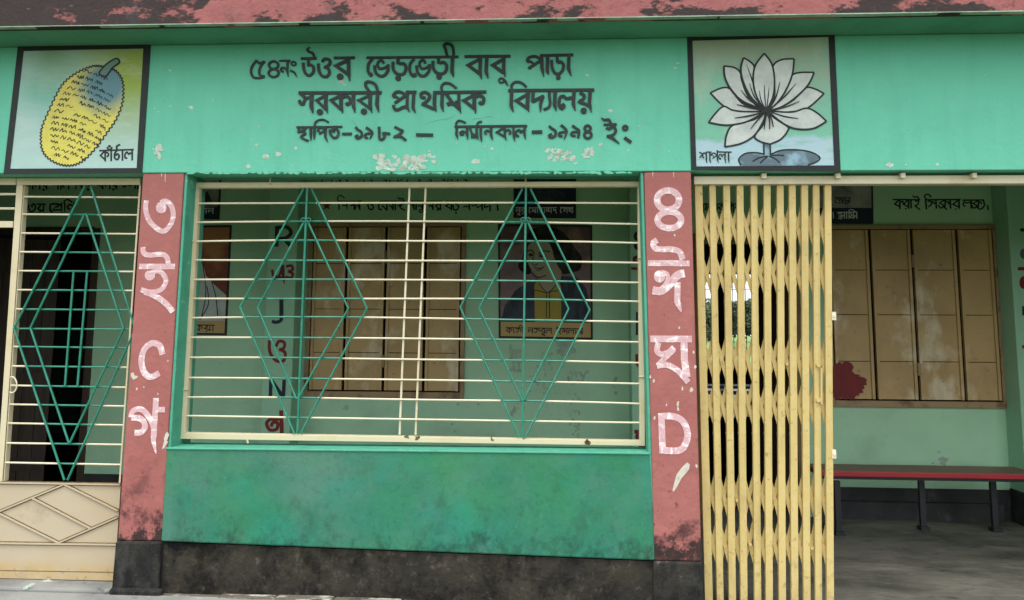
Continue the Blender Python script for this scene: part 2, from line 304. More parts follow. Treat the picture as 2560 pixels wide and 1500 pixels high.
# brush strokes: "width+flags x,y x,y ...; ..."  c curve, l straight, o closed curve, e ellipse (cx,cy rx,ry), d dot (cx,cy r,r), t/b pointed end/start
def strokes(mb, spec, ox, oy, sc, Y, t=.001, wk=1.0):
    mpx = (Y+4.1)/F*sc
    pl = lambda a: (lambda q: (q.x, q.z))(Q(ox+a[0]*sc, oy+a[1]*sc, Y))
    for st in spec.split(';'):
        st = st.split()
        if not st: continue
        h = st[0]; num = ''.join(c for c in h if c.isdigit() or c == '.'); fl = h[len(num):]
        wd = float(num)*mpx*wk if num else 0
        pts = [tuple(float(a) for a in p.split(',')) for p in st[1:]]
        if 'd' in fl:
            (cx, cy), (rx, ry) = pts; mb.lift = (mb.lift+1) % 9
            mb.prism([pl((cx+rx*math.cos(i*math.pi/9), cy+ry*math.sin(i*math.pi/9))) for i in range(18)], Y-t-mb.lift*.00012, Y); continue
        cl = False
        if 'e' in fl:
            (cx, cy), (rx, ry) = pts; cl = True
            pts = [(cx+rx*math.cos(i*math.pi/12), cy+ry*math.sin(i*math.pi/12)) for i in range(24)]
        elif 'o' in fl: pts = catmull(pts, 5, True); cl = True
        elif 'c' in fl: pts = catmull(pts, 5)
        elif 't' in fl or 'b' in fl:
            q = []
            for a, b in zip(pts, pts[1:]): q += [(a[0]+(b[0]-a[0])*i/4, a[1]+(b[1]-a[1])*i/4) for i in range(4)]
            pts = q+[pts[-1]]
        mb.ribbon([pl(p) for p in pts], wd, Y, t, cl, (.75 if 'b' in fl else 0, .8 if 't' in fl else 0))
    return mb
def shape(mb, pts, ox, oy, sc, Y, t, curve=False):
    if curve: pts = catmull(pts, 6, True)
    return mb.prism([(lambda q: (q.x, q.z))(Q(ox+a*sc, oy+b*sc, Y)) for a, b in pts], Y-t, Y-.0002)
def P2(s): return [tuple(float(a) for a in p.split(',')) for p in s.split()]
def blob(mb, u, v, ru, rv, Y, t, n=12, j=.45, rot=0):
    k = random.random()*6; pts = []
    for i in range(n):
        a = 2*math.pi*i/n; r = 1-j+random.random()*j*1.6; x, y = ru*r*math.cos(a), rv*r*math.sin(a)
        pts.append((u+x*math.cos(rot)-y*math.sin(rot), v+x*math.sin(rot)+y*math.cos(rot)))
    mb.lift = (mb.lift+1) % 83
    return shape(mb, pts, 0, 0, 1, Y, t+mb.lift*.00002)

# a small stroke alphabet for the lettering painted inside (x, y in letter heights, headline at 0, foot at 1)
GL = {
 'ka': (1.05, 1, 'l .6,0 .12,.45 .62,.85;l .62,0 .62,1;c .62,.2 .85,.2 .97,.42 .82,.6'),
 'ba': (.9, 1, 'l .75,.03 .12,.45 .75,.85;l .75,0 .75,1'),
 'ra': (.9, 1, 'l .75,.03 .12,.45 .75,.82;l .75,0 .75,1;D .33,1.02'),
 'aa': (.38, 1, 'l .2,0 .2,1'), 'i': (.42, 1, 'l .22,0 .22,1;c .22,0 .12,-.3 .45,-.42 .95,-.1'),
 'ii': (.42, 1, 'l .2,0 .2,1;c .2,0 .12,-.35 -.2,-.42 -.3,-.02'),
 'I': (.9, 1, 'c .1,-.38 .25,-.2 .6,-.25 .7,0;c .3,.15 .62,.12 .7,.38 .4,.6 .12,.6;c .4,.6 .6,.72 .8,1'),
 'sha': (1.0, 1, 'c .1,.1 .25,.12 .42,.32;l .55,.15 .15,.68;l .38,.35 .5,.75;c .45,.3 .6,.12 .82,.35;l .84,0 .84,1'),
 'shra': (1.0, 1, 'c .3,.35 .1,.3 .2,.1 .45,.12 .5,.4;c .2,.55 .5,.35 .8,.5;c .15,.7 .3,.9 .8,.62;l .84,0 .84,1'),
 'ksa': (1.15, 1, 'l .5,0 .1,.32 .55,.55;l .55,0 .5,.6;c .5,.55 .2,.62 .2,.82 .5,.75 .8,.98;c .52,.18 .8,.2 .78,.45'),
 'la': (1.0, 1, 'c .32,.78 .1,.72 .1,.4 .3,.22 .48,.42 .65,.3 .84,.4;l .84,0 .84,1'),
 'ya': (.95, 1, 'c .2,0 .5,.2 .4,.38 .12,.52;l .12,.52 .8,.85;l .8,0 .8,1'),
 'yya': (.95, 1, 'c .2,0 .5,.2 .4,.38 .12,.52;l .12,.52 .8,.82;l .8,0 .8,1;D .4,1.02'),
 'yph': (.45, 1, 'c .15,0 .35,.45 .05,.95'), 'dari': (.4, 0, 'l .2,.15 .2,1'),
 'o': (.9, 0, 'c .1,.2 .15,.85 .5,.95 .75,.62 .48,.48;c .28,.28 .5,.08 .7,.25 .48,.48'),
 'e': (.42, 1, 'c .32,0 .08,.4 .12,.85 .32,.8'),
 'ma': (.95, 1, 'c .2,0 .35,.35 .15,.6 .35,.62 .8,.85;l .3,.2 .75,.6;l .8,0 .8,1'),
 'dha': (.95, 1, 'c .2,.25 .1,0 .45,-.02 .5,.25 .15,.5;l .15,.5 .78,.82;l .78,0 .78,1'),
 'na': (.9, 1, 'c .32,.68 .12,.62 .15,.35 .45,.35 .75,.62;l .75,0 .75,1'),
 'u': (0, 0, 'c -.3,.95 -.5,1.05 -.4,1.25 -.25,1.15 -.05,1.4'),
 'ssa': (.95, 1, 'l .2,0 .12,.45 .8,.85;l .15,.25 .8,.5;l .8,0 .8,1'),
 'rra': (.9, 1, 'l .45,0 .45,.3;c .12,.15 .15,.65 .45,.82 .76,.55 .65,.25 .42,.3;D .45,1.05'),
 'sa': (.95, 1, 'c .1,.05 .3,.28 .55,.2;c .4,.3 .45,.55 .2,.62 .1,.4;l .42,.42 .8,.5;l .8,0 .8,1'),
 'mpa': (1.0, 1, 'c .15,0 .35,.3 .15,.45 .8,.5;c .35,.5 .12,.7 .3,.92 .8,.62;l .84,0 .84,1'),
 'mma': (1.2, 1, 'c .1,0 .25,.35 .1,.5 .5,.7;c .5,0 .65,.3 .5,.5 1,.8;l .5,0 .5,.7;l 1.02,0 1.02,1'),
 'da': (.85, 1, 'l .28,0 .22,.52 .7,.32;c .68,.3 .6,.65 .78,1'),
 'pa': (.95, 1, 'c .5,.3 .2,.35 .15,.1 .42,.02 .55,.3 .15,.6;l .5,.38 .78,.42;l .78,0 .78,1'),
 'ja': (.95, 1, 'c .12,.3 .3,.08 .5,.3 .5,.65 .25,.8 .12,.6;c .45,.22 .8,.22 .9,.7'),
 'ha': (.85, 1, 'c .2,0 .6,.1 .6,.3 .2,.45;c .2,.45 .55,.5 .45,.8 .2,.75;c .45,.8 .6,.9 .7,1.05'),
 'kha': (1.0, 1, 'c .3,.35 .1,.25 .2,.08 .4,.2 .3,.45 .15,.6;l .15,.6 .8,.85;l .8,0 .8,1;c .3,.3 .6,.3 .6,.1'),
 'A': (1.0, 1, 'c .12,.1 .35,.1 .4,.35 .2,.45;c .3,.45 .5,.6 .35,.9 .1,.65;l .5,.58 .84,.45;l .84,0 .84,1'),
 'tha': (.8, 1, 'c .45,0 .2,.3 .2,.75 .5,.85 .65,.55 .5,.35 .25,.5;c .45,0 .4,-.35 .75,-.5'),
 'ssth': (1.0, 1, 'l .15,0 .1,.4 .8,.5;c .3,.5 .15,.85 .5,.9 .7,.7 .5,.55;l .84,0 .84,.7'),
 'nna': (.9, 1, 'c .15,.1 .2,.6 .4,.6 .5,.3 .75,.4;l .75,0 .75,1'),
 'cb': (0, 0, 'c -.62,-.3 -.45,-.1 -.2,-.1 -.1,-.3;D -.36,-.38'),
 '3': (.9, 0, 'c .1,.2 .12,.75 .45,.95 .8,.65 .72,.22 .42,.2 .48,.45'), '_': (.55, 0, ''),
}
def text(mb, seq, a, b, h, Y, t=.001, wk=.13):   # a, b: photo positions of the headline's two ends
    seq = seq.split(); tot = sum(GL[g][0] for g in seq); ks = (b[0]-a[0])/tot; x = 0; run = None; spec = []
    mp = lambda px, py: (a[0]+px*ks, a[1]+(b[1]-a[1])*px/tot+py*h)
    heads = []
    for g in seq+['_']:
        w_, hd, s = GL[g]
        for st in s.split(';'):
            q = st.split()
            if not q: continue
            pp = [mp(x+float(p.split(',')[0]), float(p.split(',')[1])) for p in q[1:]]
            if q[0] == 'D': spec.append('0d %f,%f %f,%f' % (*pp[0], h*wk*.8, h*wk*.8))
            else: spec.append('%f%s ' % (h*wk, q[0]) + ' '.join('%f,%f' % p for p in pp))
        if hd:
            if run is None: run = x
        elif g != 'u' and g != 'cb' and run is not None:
            spec.append('%fl %f,%f %f,%f' % (h*wk, *mp(run, 0), *mp(x, 0))); run = None
        x += w_
    return strokes(mb, ';'.join(spec), 0, 0, 1, Y, t)

# ============================================================ ground and floors
YB, YP, YF = 2.24, 2.03, 6.9              # veranda back wall, pilaster faces, classroom far wall
g = MB()
prof = [(-400, -.2), (12, -.2), (40, .05), (330, 1.15), (900, 1.15)]
for (y0, z0), (y1, z1) in zip(prof, prof[1:]):
    b = g.add([(-900, y0, z0), (900, y0, z0), (900, y1, z1), (-900, y1, z1)]); g.k = 0 if y1 <= 12 else 1; g.face([b, b+1, b+2, b+3])
tag(g.build('ground', [m_yard, m_lawn]), kind='structure')
tag(MB().prism([(-7, -.25), (7, -.25), (7, 0), (-7, 0)], .18, 7.2).build('veranda_floor', m_floor), kind='structure')
zc = Q(140, 1474, -.03).z
ap = MB().box(-7, 7, -.9, -.03, -.22, zc-.012)
tag(ap.build('apron', m_apron, bevel=.01), kind='structure')

# ============================================================ the school building
B = empty('school_building', (0, 0, 0), 'mint green and pink school building with a painted sign above its open veranda', 'building')
zs = Q(1000, 105, 0).z                    # soffit
d0, d1 = ray(1000, 105), ray(1000, 51)
PE = -(4.1 - 4.1*(d0.z/d0.y)/(d1.z/d1.y)) # overhang of the eave
eL, eR = Q(0, 66, PE), Q(2560, 26, PE)
zL, zR = zat(eL, eR, -7), zat(eL, eR, 7)
sh = (zL+zR)/2-zs
MB().prism([(-7, zL-sh*.0), (7, zR), (7, zs+.5), (-7, zs+.5)], PE+.06, 9).build('roof_slab', m_soffit, B)
fa = MB().prism([(-7, zL-.005), (7, zR-.005), (7, zs+.55), (-7, zs+.55)], PE, PE+.058)
fasc = fa.build('eave_fascia', m_fascia, B, bevel=.006)
up, lo = [], []
for i in range(110):                      # thin ragged plaster lip under the fascia
    x0 = -7+i*14/109; z0 = zat(eL, eR, x0); up.append((x0, z0-.001)); lo.append((x0, z0-.004-random.random()*.003))
MB().prism(up+lo[::-1], PE-.003, PE+.03).build('plaster_lip', m_greypeel, fasc)
# sign wall above the openings
bL, bR = Q(0, 434), Q(2560, 425.5)
top = lambda X: zat(eL, eR, X)-.001
beam = MB().prism([(-7, zat(bL, bR, -7)), (7, zat(bL, bR, 7)), (7, top(7)), (-7, top(-7))], -.006, .2).build('sign_wall', m_beam, B, bevel=.005)
rough = MB()
for i in range(70):                       # rough lower arris of the plaster
    u = 470+i*16+random.random()*8
    blob(rough, u, 431.5+random.random()*1.5, 6+random.random()*8, 1.5+random.random()*2.5, -.004, .004, 9)
rough.build('plaster_edge', m_beam, beam)

A1 = """26c 205,345 150,420 137,490 165,550 225,560 300,545;24c 205,345 232,382 270,372 302,358;26c 302,358 258,410 236,480 250,528 300,540;
26e 410,405 56,46;26e 410,500 60,48; 20l 480,352 612,350;24lt 580,352 576,470 586,545;22c 576,475 540,438 505,440 500,472 530,485;18e 652,385 26,24;22lt 610,468 660,490 692,550;
30l 740,326 930,324;32l 828,330 834,415;32c 768,375 775,450 800,508 845,530 890,488 890,425 850,400 825,408;26cb 850,185 815,220 850,248 885,262 902,310;
32c 952,385 958,465 992,530 1050,545 1085,500 1070,445 1035,432;32c 1000,368 1025,332 1085,340 1090,390 1045,425 1020,425;
30l 1140,318 1392,315;40lt 1318,320 1318,500 1332,600;40l 1312,345 1165,412 1312,515;0d 1215,545 40,40;
28l 1535,315 2646,304;
32c 1608,330 1560,390 1553,470 1578,522;0d 1588,520 24,26;32c 1632,408 1642,485 1692,535 1750,530 1792,470 1795,395;28c 1745,385 1722,350 1682,362 1668,408 1700,448 1760,435 1796,410;
34l 1915,320 1915,392;34c 1856,362 1856,440 1882,492 1935,520 1992,500 2012,432 1985,388 1930,390;0d 1918,562 34,34;
32c 2112,330 2065,390 2058,470 2090,530 2122,530;0d 2118,526 24,26;32c 2142,408 2150,482 2190,532 2245,530 2292,470 2295,395;28c 2248,385 2225,345 2185,362 2178,408 2210,448 2262,435 2296,410"""
B1 = """34l 78,305 82,385;34c 14,355 15,432 50,490 110,512 165,482 178,412 145,372 92,380;0d 88,545 34,34;42lt 250,310 244,480 262,548;32c 186,300 165,210 148,165 190,145 250,180 264,300;
32l 395,300 952,296;36l 575,335 440,405 578,508;40lt 588,310 582,490 602,575;40lt 665,310 656,480 682,565;36l 862,335 738,405 868,498;38lt 872,310 868,460 888,548;18e 842,590 30,28;26ct 862,570 892,602 920,655;
30l 1308,288 1712,280;40lt 1402,300 1396,470 1412,518;32l 1515,295 1520,375;32c 1450,345 1455,422 1480,490 1530,512 1580,470 1592,402 1560,365 1520,376;0d 1530,556 28,28;38lt 1660,290 1652,440 1688,538"""
A2 = """36l 712,740 1718,738;44lt 872,750 866,900 886,985;
32l 1040,772 932,830 1045,942;40lt 1046,750 1040,880 1062,985;0d 970,972 38,38;34l 1222,772 1108,830 1226,942;40lt 1226,750 1226,890 1246,985;34c 1240,795 1290,780 1335,812 1336,858 1305,880 1290,858;
40lt 1376,750 1376,890 1396,980;32l 1572,772 1442,830 1582,932;40lt 1582,750 1576,880 1598,980;0d 1503,966 38,38;40lt 1670,740 1660,880 1682,975;32c 1570,722 1530,668 1525,620 1570,606 1640,640 1676,738;
34c 2248,802 2202,792 2198,748 2250,734 2298,770 2280,828 2208,880;34l 2205,872 2362,938;40lt 2362,740 2356,880 2378,968;34l 2345,738 2520,738"""
B2 = """34l 15,736 658,728;38lt 126,730 120,890 138,970;28c 130,728 115,672 150,626 220,630 298,686;
34l 512,765 388,832 516,932;42lt 516,742 512,890 532,988;36c 525,792 575,772 625,802 620,858 590,868 578,845;
34l 925,712 1965,704;38lt 966,715 960,890 986,972;28c 970,708 965,652 1005,612 1080,616 1145,672;34l 1160,755 1022,835 1162,932;42lt 1166,725 1156,870 1172,970;
40lt 1492,725 1486,880 1506,960;
34c 1575,872 1602,900 1570,930 1540,880 1552,800 1592,780 1632,812 1680,800 1716,812;40lt 1722,720 1712,870 1736,955;34c 1790,738 1842,770 1835,812 1785,848 1850,872 1922,912;40lt 1916,720 1906,870 1932,975;0d 1838,957 38,38"""
A3 = """22l 688,1156 1240,1150;22c 705,1172 740,1202 785,1175;24c 700,1216 745,1208 795,1232 742,1275 832,1322;22l 800,1162 772,1218;28lt 858,1160 862,1315;30lt 905,1145 902,1305;20c 906,1150 916,1100 960,1068 1020,1066 1076,1096;
26c 1150,1206 1122,1200 1140,1172 1190,1196 1188,1258 1145,1286 1100,1244 1090,1185;30l 1240,1238 1355,1235;
28c 1402,1155 1430,1185 1470,1212 1475,1262 1430,1290 1405,1268 1436,1254;28ct 1530,1158 1565,1182 1600,1212 1598,1250 1572,1300;24c 1588,1228 1530,1238 1515,1272 1550,1290;
28l 1686,1150 1690,1240;28c 1690,1232 1692,1290 1722,1306 1752,1270 1742,1228 1820,1238;28c 1875,1150 1930,1180 1970,1202 1920,1250 1878,1270 1950,1270 2012,1315;34l 2135,1248 2340,1250"""
B3 = """24l 275,1148 1152,1140;28lt 302,1150 296,1240 316,1300;22c 296,1150 296,1105 332,1076 410,1102;28lt 426,1150 426,1240 436,1305;22c 425,1232 380,1206 346,1216 352,1246 388,1240;
20c 545,1138 560,1100 605,1086;28lt 542,1150 542,1240 562,1310;28lt 592,1150 592,1260 602,1335;22c 722,1226 672,1196 640,1216 660,1242;28lt 716,1150 716,1250 736,1310;
24l 870,1162 788,1216 882,1270;26lt 882,1150 882,1260 902,1315;22c 892,1200 930,1190 952,1216 934,1242;26lt 986,1150 990,1260 1006,1325;26lt 1126,1150 1120,1240 1136,1300;
36l 1210,1215 1335,1212;28c 1420,1140 1450,1170 1496,1202 1490,1260 1440,1280 1420,1256 1456,1240;28ct 1560,1130 1600,1160 1632,1212 1598,1305;24c 1622,1212 1550,1222 1540,1256 1582,1266;28c 1700,1135 1740,1165 1782,1202 1770,1285;24c 1772,1212 1700,1218 1690,1252 1740,1262;28e 1885,1170 36,34;28e 1888,1250 44,40;
24l 2080,1125 2236,1120;28cb 2050,1040 2085,1068 2140,1066 2166,1110;30c 2112,1160 2150,1176 2195,1142 2226,1200 2190,1250 2118,1266;30lt 2125,1262 2190,1290 2270,1355;24e 2340,1165 26,26;34l 2330,1280 2412,1340"""
sB = 520/2520
X_ = {A1: [('105c 320,570 300,500 380,400 560,350 720,390 870,500;115l 880,510 350,850;95c 330,560 440,570 530,640 560,730;0d 335,530 75,95;140lt 890,330 900,800 975,1190', 1300, 120, 150/2462)],
 A2: [('75c 165,430 140,390 210,312 320,310 430,370 490,420;70l 480,375 170,590;60c 150,420 230,440 285,490 290,530;0d 160,405 52,55;75c 140,635 165,725 240,760 330,720 400,685 490,700;72lt 492,300 482,680 545,815;78l 450,312 718,312;78lt 655,310 632,700 695,835;80l 1440,320 1620,570;95c 1490,630 1550,600 1640,600 1720,650 1810,740;55l 1690,565 1775,535;76lt 1785,320 1790,640 1835,845', 970, 200, 250/2520), ('150l 225,190 430,390 490,480;130c 470,500 620,430 780,470;130c 520,460 440,600 360,730 250,700 210,540;0d 350,720 125,85', 738, 222, 130/2462), ('110l 180,260 168,620;120l 140,630 560,430;105lt 530,440 440,700 440,990;95c 745,290 750,450 775,680 720,830 545,905', 1320, 210, 180/2520)],
 A3: [('70c 1000,650 1030,560 1140,500 1250,560 1330,640;70l 1320,600 1060,770;60c 990,640 1080,660 1120,730;95lt 1340,480 1320,880 1425,1100', 735, 290, 150/2520), ('68c 2110,650 2035,615 2008,555 2040,480 2110,450 2170,490 2160,545;65l 2165,510 2260,455;65l 560,350 640,590;120l 600,640 815,640;62c 640,560 700,600 765,560 790,450', 1130, 290, 200/2520)]}
for a, b, nm in ((A1, B1, 'first line of the sign, raised black letters'), (A2, B2, 'second line of the sign, raised black letters'), (A3, B3, 'third line of the sign, smaller black letters with years')):
    q = MB(); strokes(q, a, 600, 80, sB, -.006, .007, 1.12); strokes(q, b, 1080, 80, sB, -.006, .007, 1.12)
    for sp_, ox_, oy_, s_ in X_[a]: strokes(q, sp_, ox_, oy_, s_, -.006, .007, 1.05)
    tag(q.build('sign_lettering', m_letter, beam), nm)
# bare plaster where paint has come off
pe = MB()
for (u0, v0, u1, v1, n, r) in ((938, 389, 1088, 405, 60, 10), (945, 405, 1065, 424, 70, 9), (1072, 372, 1098, 398, 9, 7), (1366, 372, 1404, 404, 26, 8), (1408, 380, 1440, 412, 20, 8), (1444, 370, 1482, 398, 22, 8), (384, 350, 404, 398, 16, 9)):
    for i in range(int(n*.75)): blob(pe, random.uniform(u0, u1), random.uniform(v0, v1), r*random.uniform(.3, .9), r*random.uniform(.25, .75), -.006, .0008, 10)
for (u, v, r) in ((425, 176, 4), (478, 268, 7), (665, 392, 9), (695, 385, 8), (640, 362, 5), (1190, 404, 10), (1230, 372, 5), (1502, 362, 6), (855, 205, 7), (863, 212, 5), (1150, 325, 4), (1526, 277, 7), (1468, 188, 5), (2225, 413, 9), (2265, 412, 4), (2343, 412, 5), (1688, 170, 5), (1695, 158, 4), (620, 415, 7), (740, 370, 5)):
    blob(pe, u, v, r, r*.7, -.006, .0008, 11)
for i in range(46): blob(pe, random.uniform(380, 1680), random.uniform(240, 425), random.uniform(1, 3), random.uniform(1, 2.6), -.006, .0008, 8)
tag(pe.build('peeled_paint', m_peel, beam), kind='stuff')

cr_ = MB()
for a_, b_, n_ in (((1060, 312), (1140, 290), 7), ((905, 330), (880, 300), 4), ((1180, 300), (1230, 290), 4)):
    pts = [(a_[0]+(b_[0]-a_[0])*i/n_+random.uniform(-3, 3), a_[1]+(b_[1]-a_[1])*i/n_+random.uniform(-2.5, 2.5)) for i in range(n_+1)]
    strokes(cr_, '0.7c '+' '.join('%f,%f' % p for p in pts), 0, 0, 1, -.006, .0006)
tag(cr_.build('hairline_cracks', m_soffit, beam), kind='stuff')
# ---- painted pictures on the sign wall
m_jbg = M('jackfruit_picture_ground', S(176, 208, 200), .6, .3, [dict(c=S(150, 172, 62), s=1.5, lo=-.4, hi=.2, a=.95, p=tuple(Q(330, 185, 0)), pr=(.08, .46)),
    dict(c=S(118, 186, 168), s=3, lo=.2, hi=.55, a=.85, p=tuple(Q(120, 215, 0)), pr=(.08, .26)), dict(c=S(214, 226, 222), s=11, d=9, r=.72, lo=.5, hi=.7, a=.28, st=(.5, 1, 1.8), off=12), dict(c=S(130, 160, 105), s=4, lo=.2, hi=.6, a=.6, p=tuple(Q(130, 140, 0)), pr=(.02, .3))], plaster_bump)
m_jf = M('jackfruit_picture_skin', S(206, 196, 92), .6, .3, [dict(c=S(170, 158, 80), s=16, d=9, r=.72, lo=.48, hi=.7, a=.6),dict(c=S(178, 162, 92), s=3, lo=.3, hi=.6, a=.8, p=tuple(Q(160, 225, 0)), pr=(.02, .2)),
    dict(c=S(90, 128, 136), s=1.5, lo=-.4, hi=.2, a=1, p=tuple(Q(265, 215, 0)), pr=(.09, .2))], plaster_bump)
m_stem = M('painted_stem_grey', S(96, 126, 116), .6, .3)
def panel(label, outer, inner, ox, oy, sc, mat):
    p = MB(); shape(p, inner, ox, oy, sc, -.006, .002)
    pn = tag(p.build('painted_picture', mat, B), label)
    br = MB(); o, i = outer, inner
    for k in range(4):
        j = (k+1) % 4; shape(br, [o[k], o[j], i[j], i[k]], ox, oy, sc, -.006, .005)
    br.build('border', m_blackpaint, pn); return pn
sJ = 640/2101
jp = panel('picture of a jackfruit in a black border', P2('150,385 1240,365 1168,1420 33,1432'), P2('197,420 1180,400 1125,1380 86,1386'), 0, 0, sJ, m_jbg)
fo = P2('770,545 690,570 600,620 520,690 460,790 400,920 350,1040 338,1130 350,1230 400,1300 480,1345 560,1360 640,1345 720,1290 800,1200 880,1090 950,990 1000,870 1015,760 1005,660 960,590 900,560 830,545')
fr = shape(MB(), fo, 0, 0, sJ, -.006, .003, True).build('jackfruit', m_jf, jp)
oc = catmull(fo, 12, True); q = MB(); sc_ = []
for i, p in enumerate(oc):
    a, b = oc[i-1], oc[(i+1) % len(oc)]; t = Vector((b[0]-a[0], b[1]-a[1])).normalized(); k = 7*math.sin(i*1.7)
    sc_.append('%f,%f' % (p[0]-t.y*k, p[1]+t.x*k))
strokes(q, '10o '+' '.join(sc_), 0, 0, sJ, -.006, .004)
rw = random.Random(3)
cx, cy = 680, 950; ax = Vector((.36, -.93)); px_ = Vector((.94, .34))
for i in range(15):
    tt = -375+i*52; hw = 245*math.sqrt(max(0, 1-(tt/430)**2))
    s_ = -hw+20
    while s_ < hw-50:
        L = rw.uniform(45, 70)
        if rw.random() < .88:
            pts = []
            nk = rw.choice((4, 5, 6, 7)); am = rw.uniform(.7, 1.15)
            for k in range(nk):
                d = s_+L*k/(nk-1)+rw.uniform(-3, 3); o_ = tt+rw.uniform(-3, 3)+am*(13 if k % 2 else -8)+rw.uniform(-5, 5)-.0006*d*d
                pp = Vector((cx, cy))+ax*o_+px_*d; pts.append('%f,%f' % (pp.x, pp.y))
            strokes(q, '%.1fc ' % rw.uniform(5.5, 8.5)+' '.join(pts), 0, 0, sJ, -.006, .0036)
        s_ += L+rw.uniform(8, 26)
q.build('outline', m_blackpaint, jp)
q = MB(); sp = P2('818,605 850,555 905,508 962,482 982,515 925,560 872,628'); shape(q, sp, 0, 0, sJ, -.006, .0046); q.build('stem', m_stem, jp)
q = MB(); strokes(q, '14o '+' '.join('%d,%d' % p for p in sp), 0, 0, sJ, -.006, .0052); q.build('stem_outline', m_blackpaint, jp)
q = MB(); text(q, 'ka aa cb tha aa la', (249, 377), (335, 374), 27, -.006, .004, .15); q.build('caption', m_blackpaint, jp)

m_lbg = M('lily_picture_ground', S(128, 196, 168), .6, .3, [dict(c=S(168, 178, 156), s=3.2, d=8, lo=.4, hi=.8, a=.85, zb=(2.62, 2.98, -.2, .3), st=(1, 1, 1.6)),
    dict(c=S(176, 206, 216), s=4, d=4, lo=.45, hi=.6, a=1, zb=(2.42, 2.56, .5, -.5)), dict(c=S(190, 204, 188), s=5, d=9, lo=.54, hi=.7, a=.6, st=(1, 1, .4)), dict(c=S(112, 176, 150), s=12, d=9, r=.72, lo=.52, hi=.7, a=.55, st=(.5, 1, 1.8), off=12, z=(2.45, 3.2))], plaster_bump)
m_petal = M('painted_petal_white', S(214, 222, 216), .6, .3, [dict(c=S(176, 184, 182), s=9, d=9, r=.7, lo=.42, hi=.68, a=.8), dict(c=S(150, 160, 160), s=22, d=8, r=.75, lo=.58, hi=.72, a=.5)], plaster_bump)
m_pad = M('painted_pad_grey', S(92, 110, 120), .6, .3, [dict(c=S(140, 172, 190), s=7, lo=.48, hi=.6, a=.9), dict(c=S(60, 74, 82), s=9, lo=.5, hi=.7, a=.6)])
sL = 540/1994
lp = panel('picture of a white water lily in a black border', P2('285,180 1645,150 1702,1440 325,1424'), P2('335,230 1590,195 1643,1380 371,1390'), 1640, 40, sL, m_lbg)
pad = MB(); shape(pad, P2('770,1384 765,1325 820,1275 920,1262 1040,1275 1150,1245 1290,1240 1430,1262 1505,1310 1470,1350 1400,1381'), 1640, 40, sL, -.006, .003); pad.build('lily_pad', m_pad, lp)
q = MB(); strokes(q, '14c 785,1378 762,1325 820,1272 920,1262 1040,1280 1150,1242 1290,1236 1430,1258 1510,1308 1472,1352 1400,1376;14c 1030,1295 950,1310 890,1345;14c 1030,1298 990,1330 960,1360;12c 1040,1295 1100,1320 1140,1355;12c 1045,1290 1120,1285 1180,1290', 1640, 40, sL, -.006, .0036); q.build('pad_outline', m_blackpaint, lp)
q = MB(); strokes(q, '62l 1022,1180 1026,1290', 1640, 40, sL, -.006, .004); q.build('stem', m_pad, lp)
q = MB(); strokes(q, '14l 992,1180 996,1285;14l 1052,1180 1054,1285', 1640, 40, sL, -.006, .005); q.build('stem_outline', m_blackpaint, lp)
petals = [('980,870 800,810 690,680 610,665 500,712', '500,712 620,830 750,890 990,880'), ('1050,875 1250,790 1370,670 1450,670 1550,718', '1550,718 1400,850 1260,885 1060,895'),
 ('1015,890 990,1000 910,1110 960,1160 1050,1185', '1050,1185 1150,1140 1215,1060 1210,1020 1100,950 1030,890'), ('1000,890 900,960 710,1010 650,1100 635,1210', '635,1210 780,1180 900,1110 980,990 1015,890'),
 ('990,885 800,885 700,870 620,838 540,910 485,985', '485,985 650,1010 830,980 1000,890'), ('1040,880 1250,890 1385,855 1480,895 1570,975', '1570,975 1450,1040 1300,1045 1180,1000 1050,900'),
 ('1000,870 800,790 690,680 635,570 625,465', '625,465 720,480 775,525 790,600 850,750 960,860'), ('1040,870 1180,720 1235,580 1270,540 1340,525 1455,525', '1455,525 1400,640 1280,760 1160,840 1050,875'),
 ('1000,870 880,760 810,630 780,500 805,390', '805,390 870,430 905,480 900,600 960,850'), ('1040,870 1090,740 1085,600 1075,470 1150,410 1270,400', '1270,400 1255,540 1200,680 1120,800 1040,870'),
 ('1005,870 930,760 895,620 910,470 995,350', '995,350 1065,450 1090,600 1075,750 1020,870')]
for i, (a, b) in enumerate(petals):
    ca, cb = catmull(P2(a), 6), catmull(P2(b), 6); t = .0030+i*.0006
    q = MB(); shape(q, ca+cb[1:], 1640, 40, sL, -.006, t); q.lift = 0
    q.k = 1
    strokes(q, '17l '+' '.join('%f,%f' % p for p in ca)+';17l '+' '.join('%f,%f' % p for p in cb), 1640, 40, sL, -.006, t+.0001)
    q.build('petal', [m_petal, m_blackpaint], lp)
q = MB(); strokes(q, ';'.join('%sct %s' % (w_, s_) for w_, s_ in (('10', '1000,865 860,780 780,685'), ('10', '1000,865 905,750 860,625'), ('9', '985,875 850,845 745,820'), ('9', '1010,870 965,780 950,690'), ('9', '1012,870 1000,750 995,640'), ('9', '1018,870 1030,760 1040,660'),
    ('12', '1035,870 1100,760 1140,610'), ('14', '1040,870 1180,750 1290,625'), ('10', '1050,880 1200,840 1320,790'), ('10', '1050,888 1180,930 1310,950'), ('14', '990,890 860,925 725,945'), ('12', '1005,895 930,970 870,1045'), ('10', '1020,895 1005,970 995,1050'), ('10', '1025,895 1045,970 1045,1050'), ('9', '1030,895 1065,960 1080,1030'))), 1640, 40, sL, -.006, .0100)
strokes(q, '0d 1005,880 45,16', 1640, 40, sL, -.006, .0098)
q.build('petal_veins', m_blackpaint, lp)
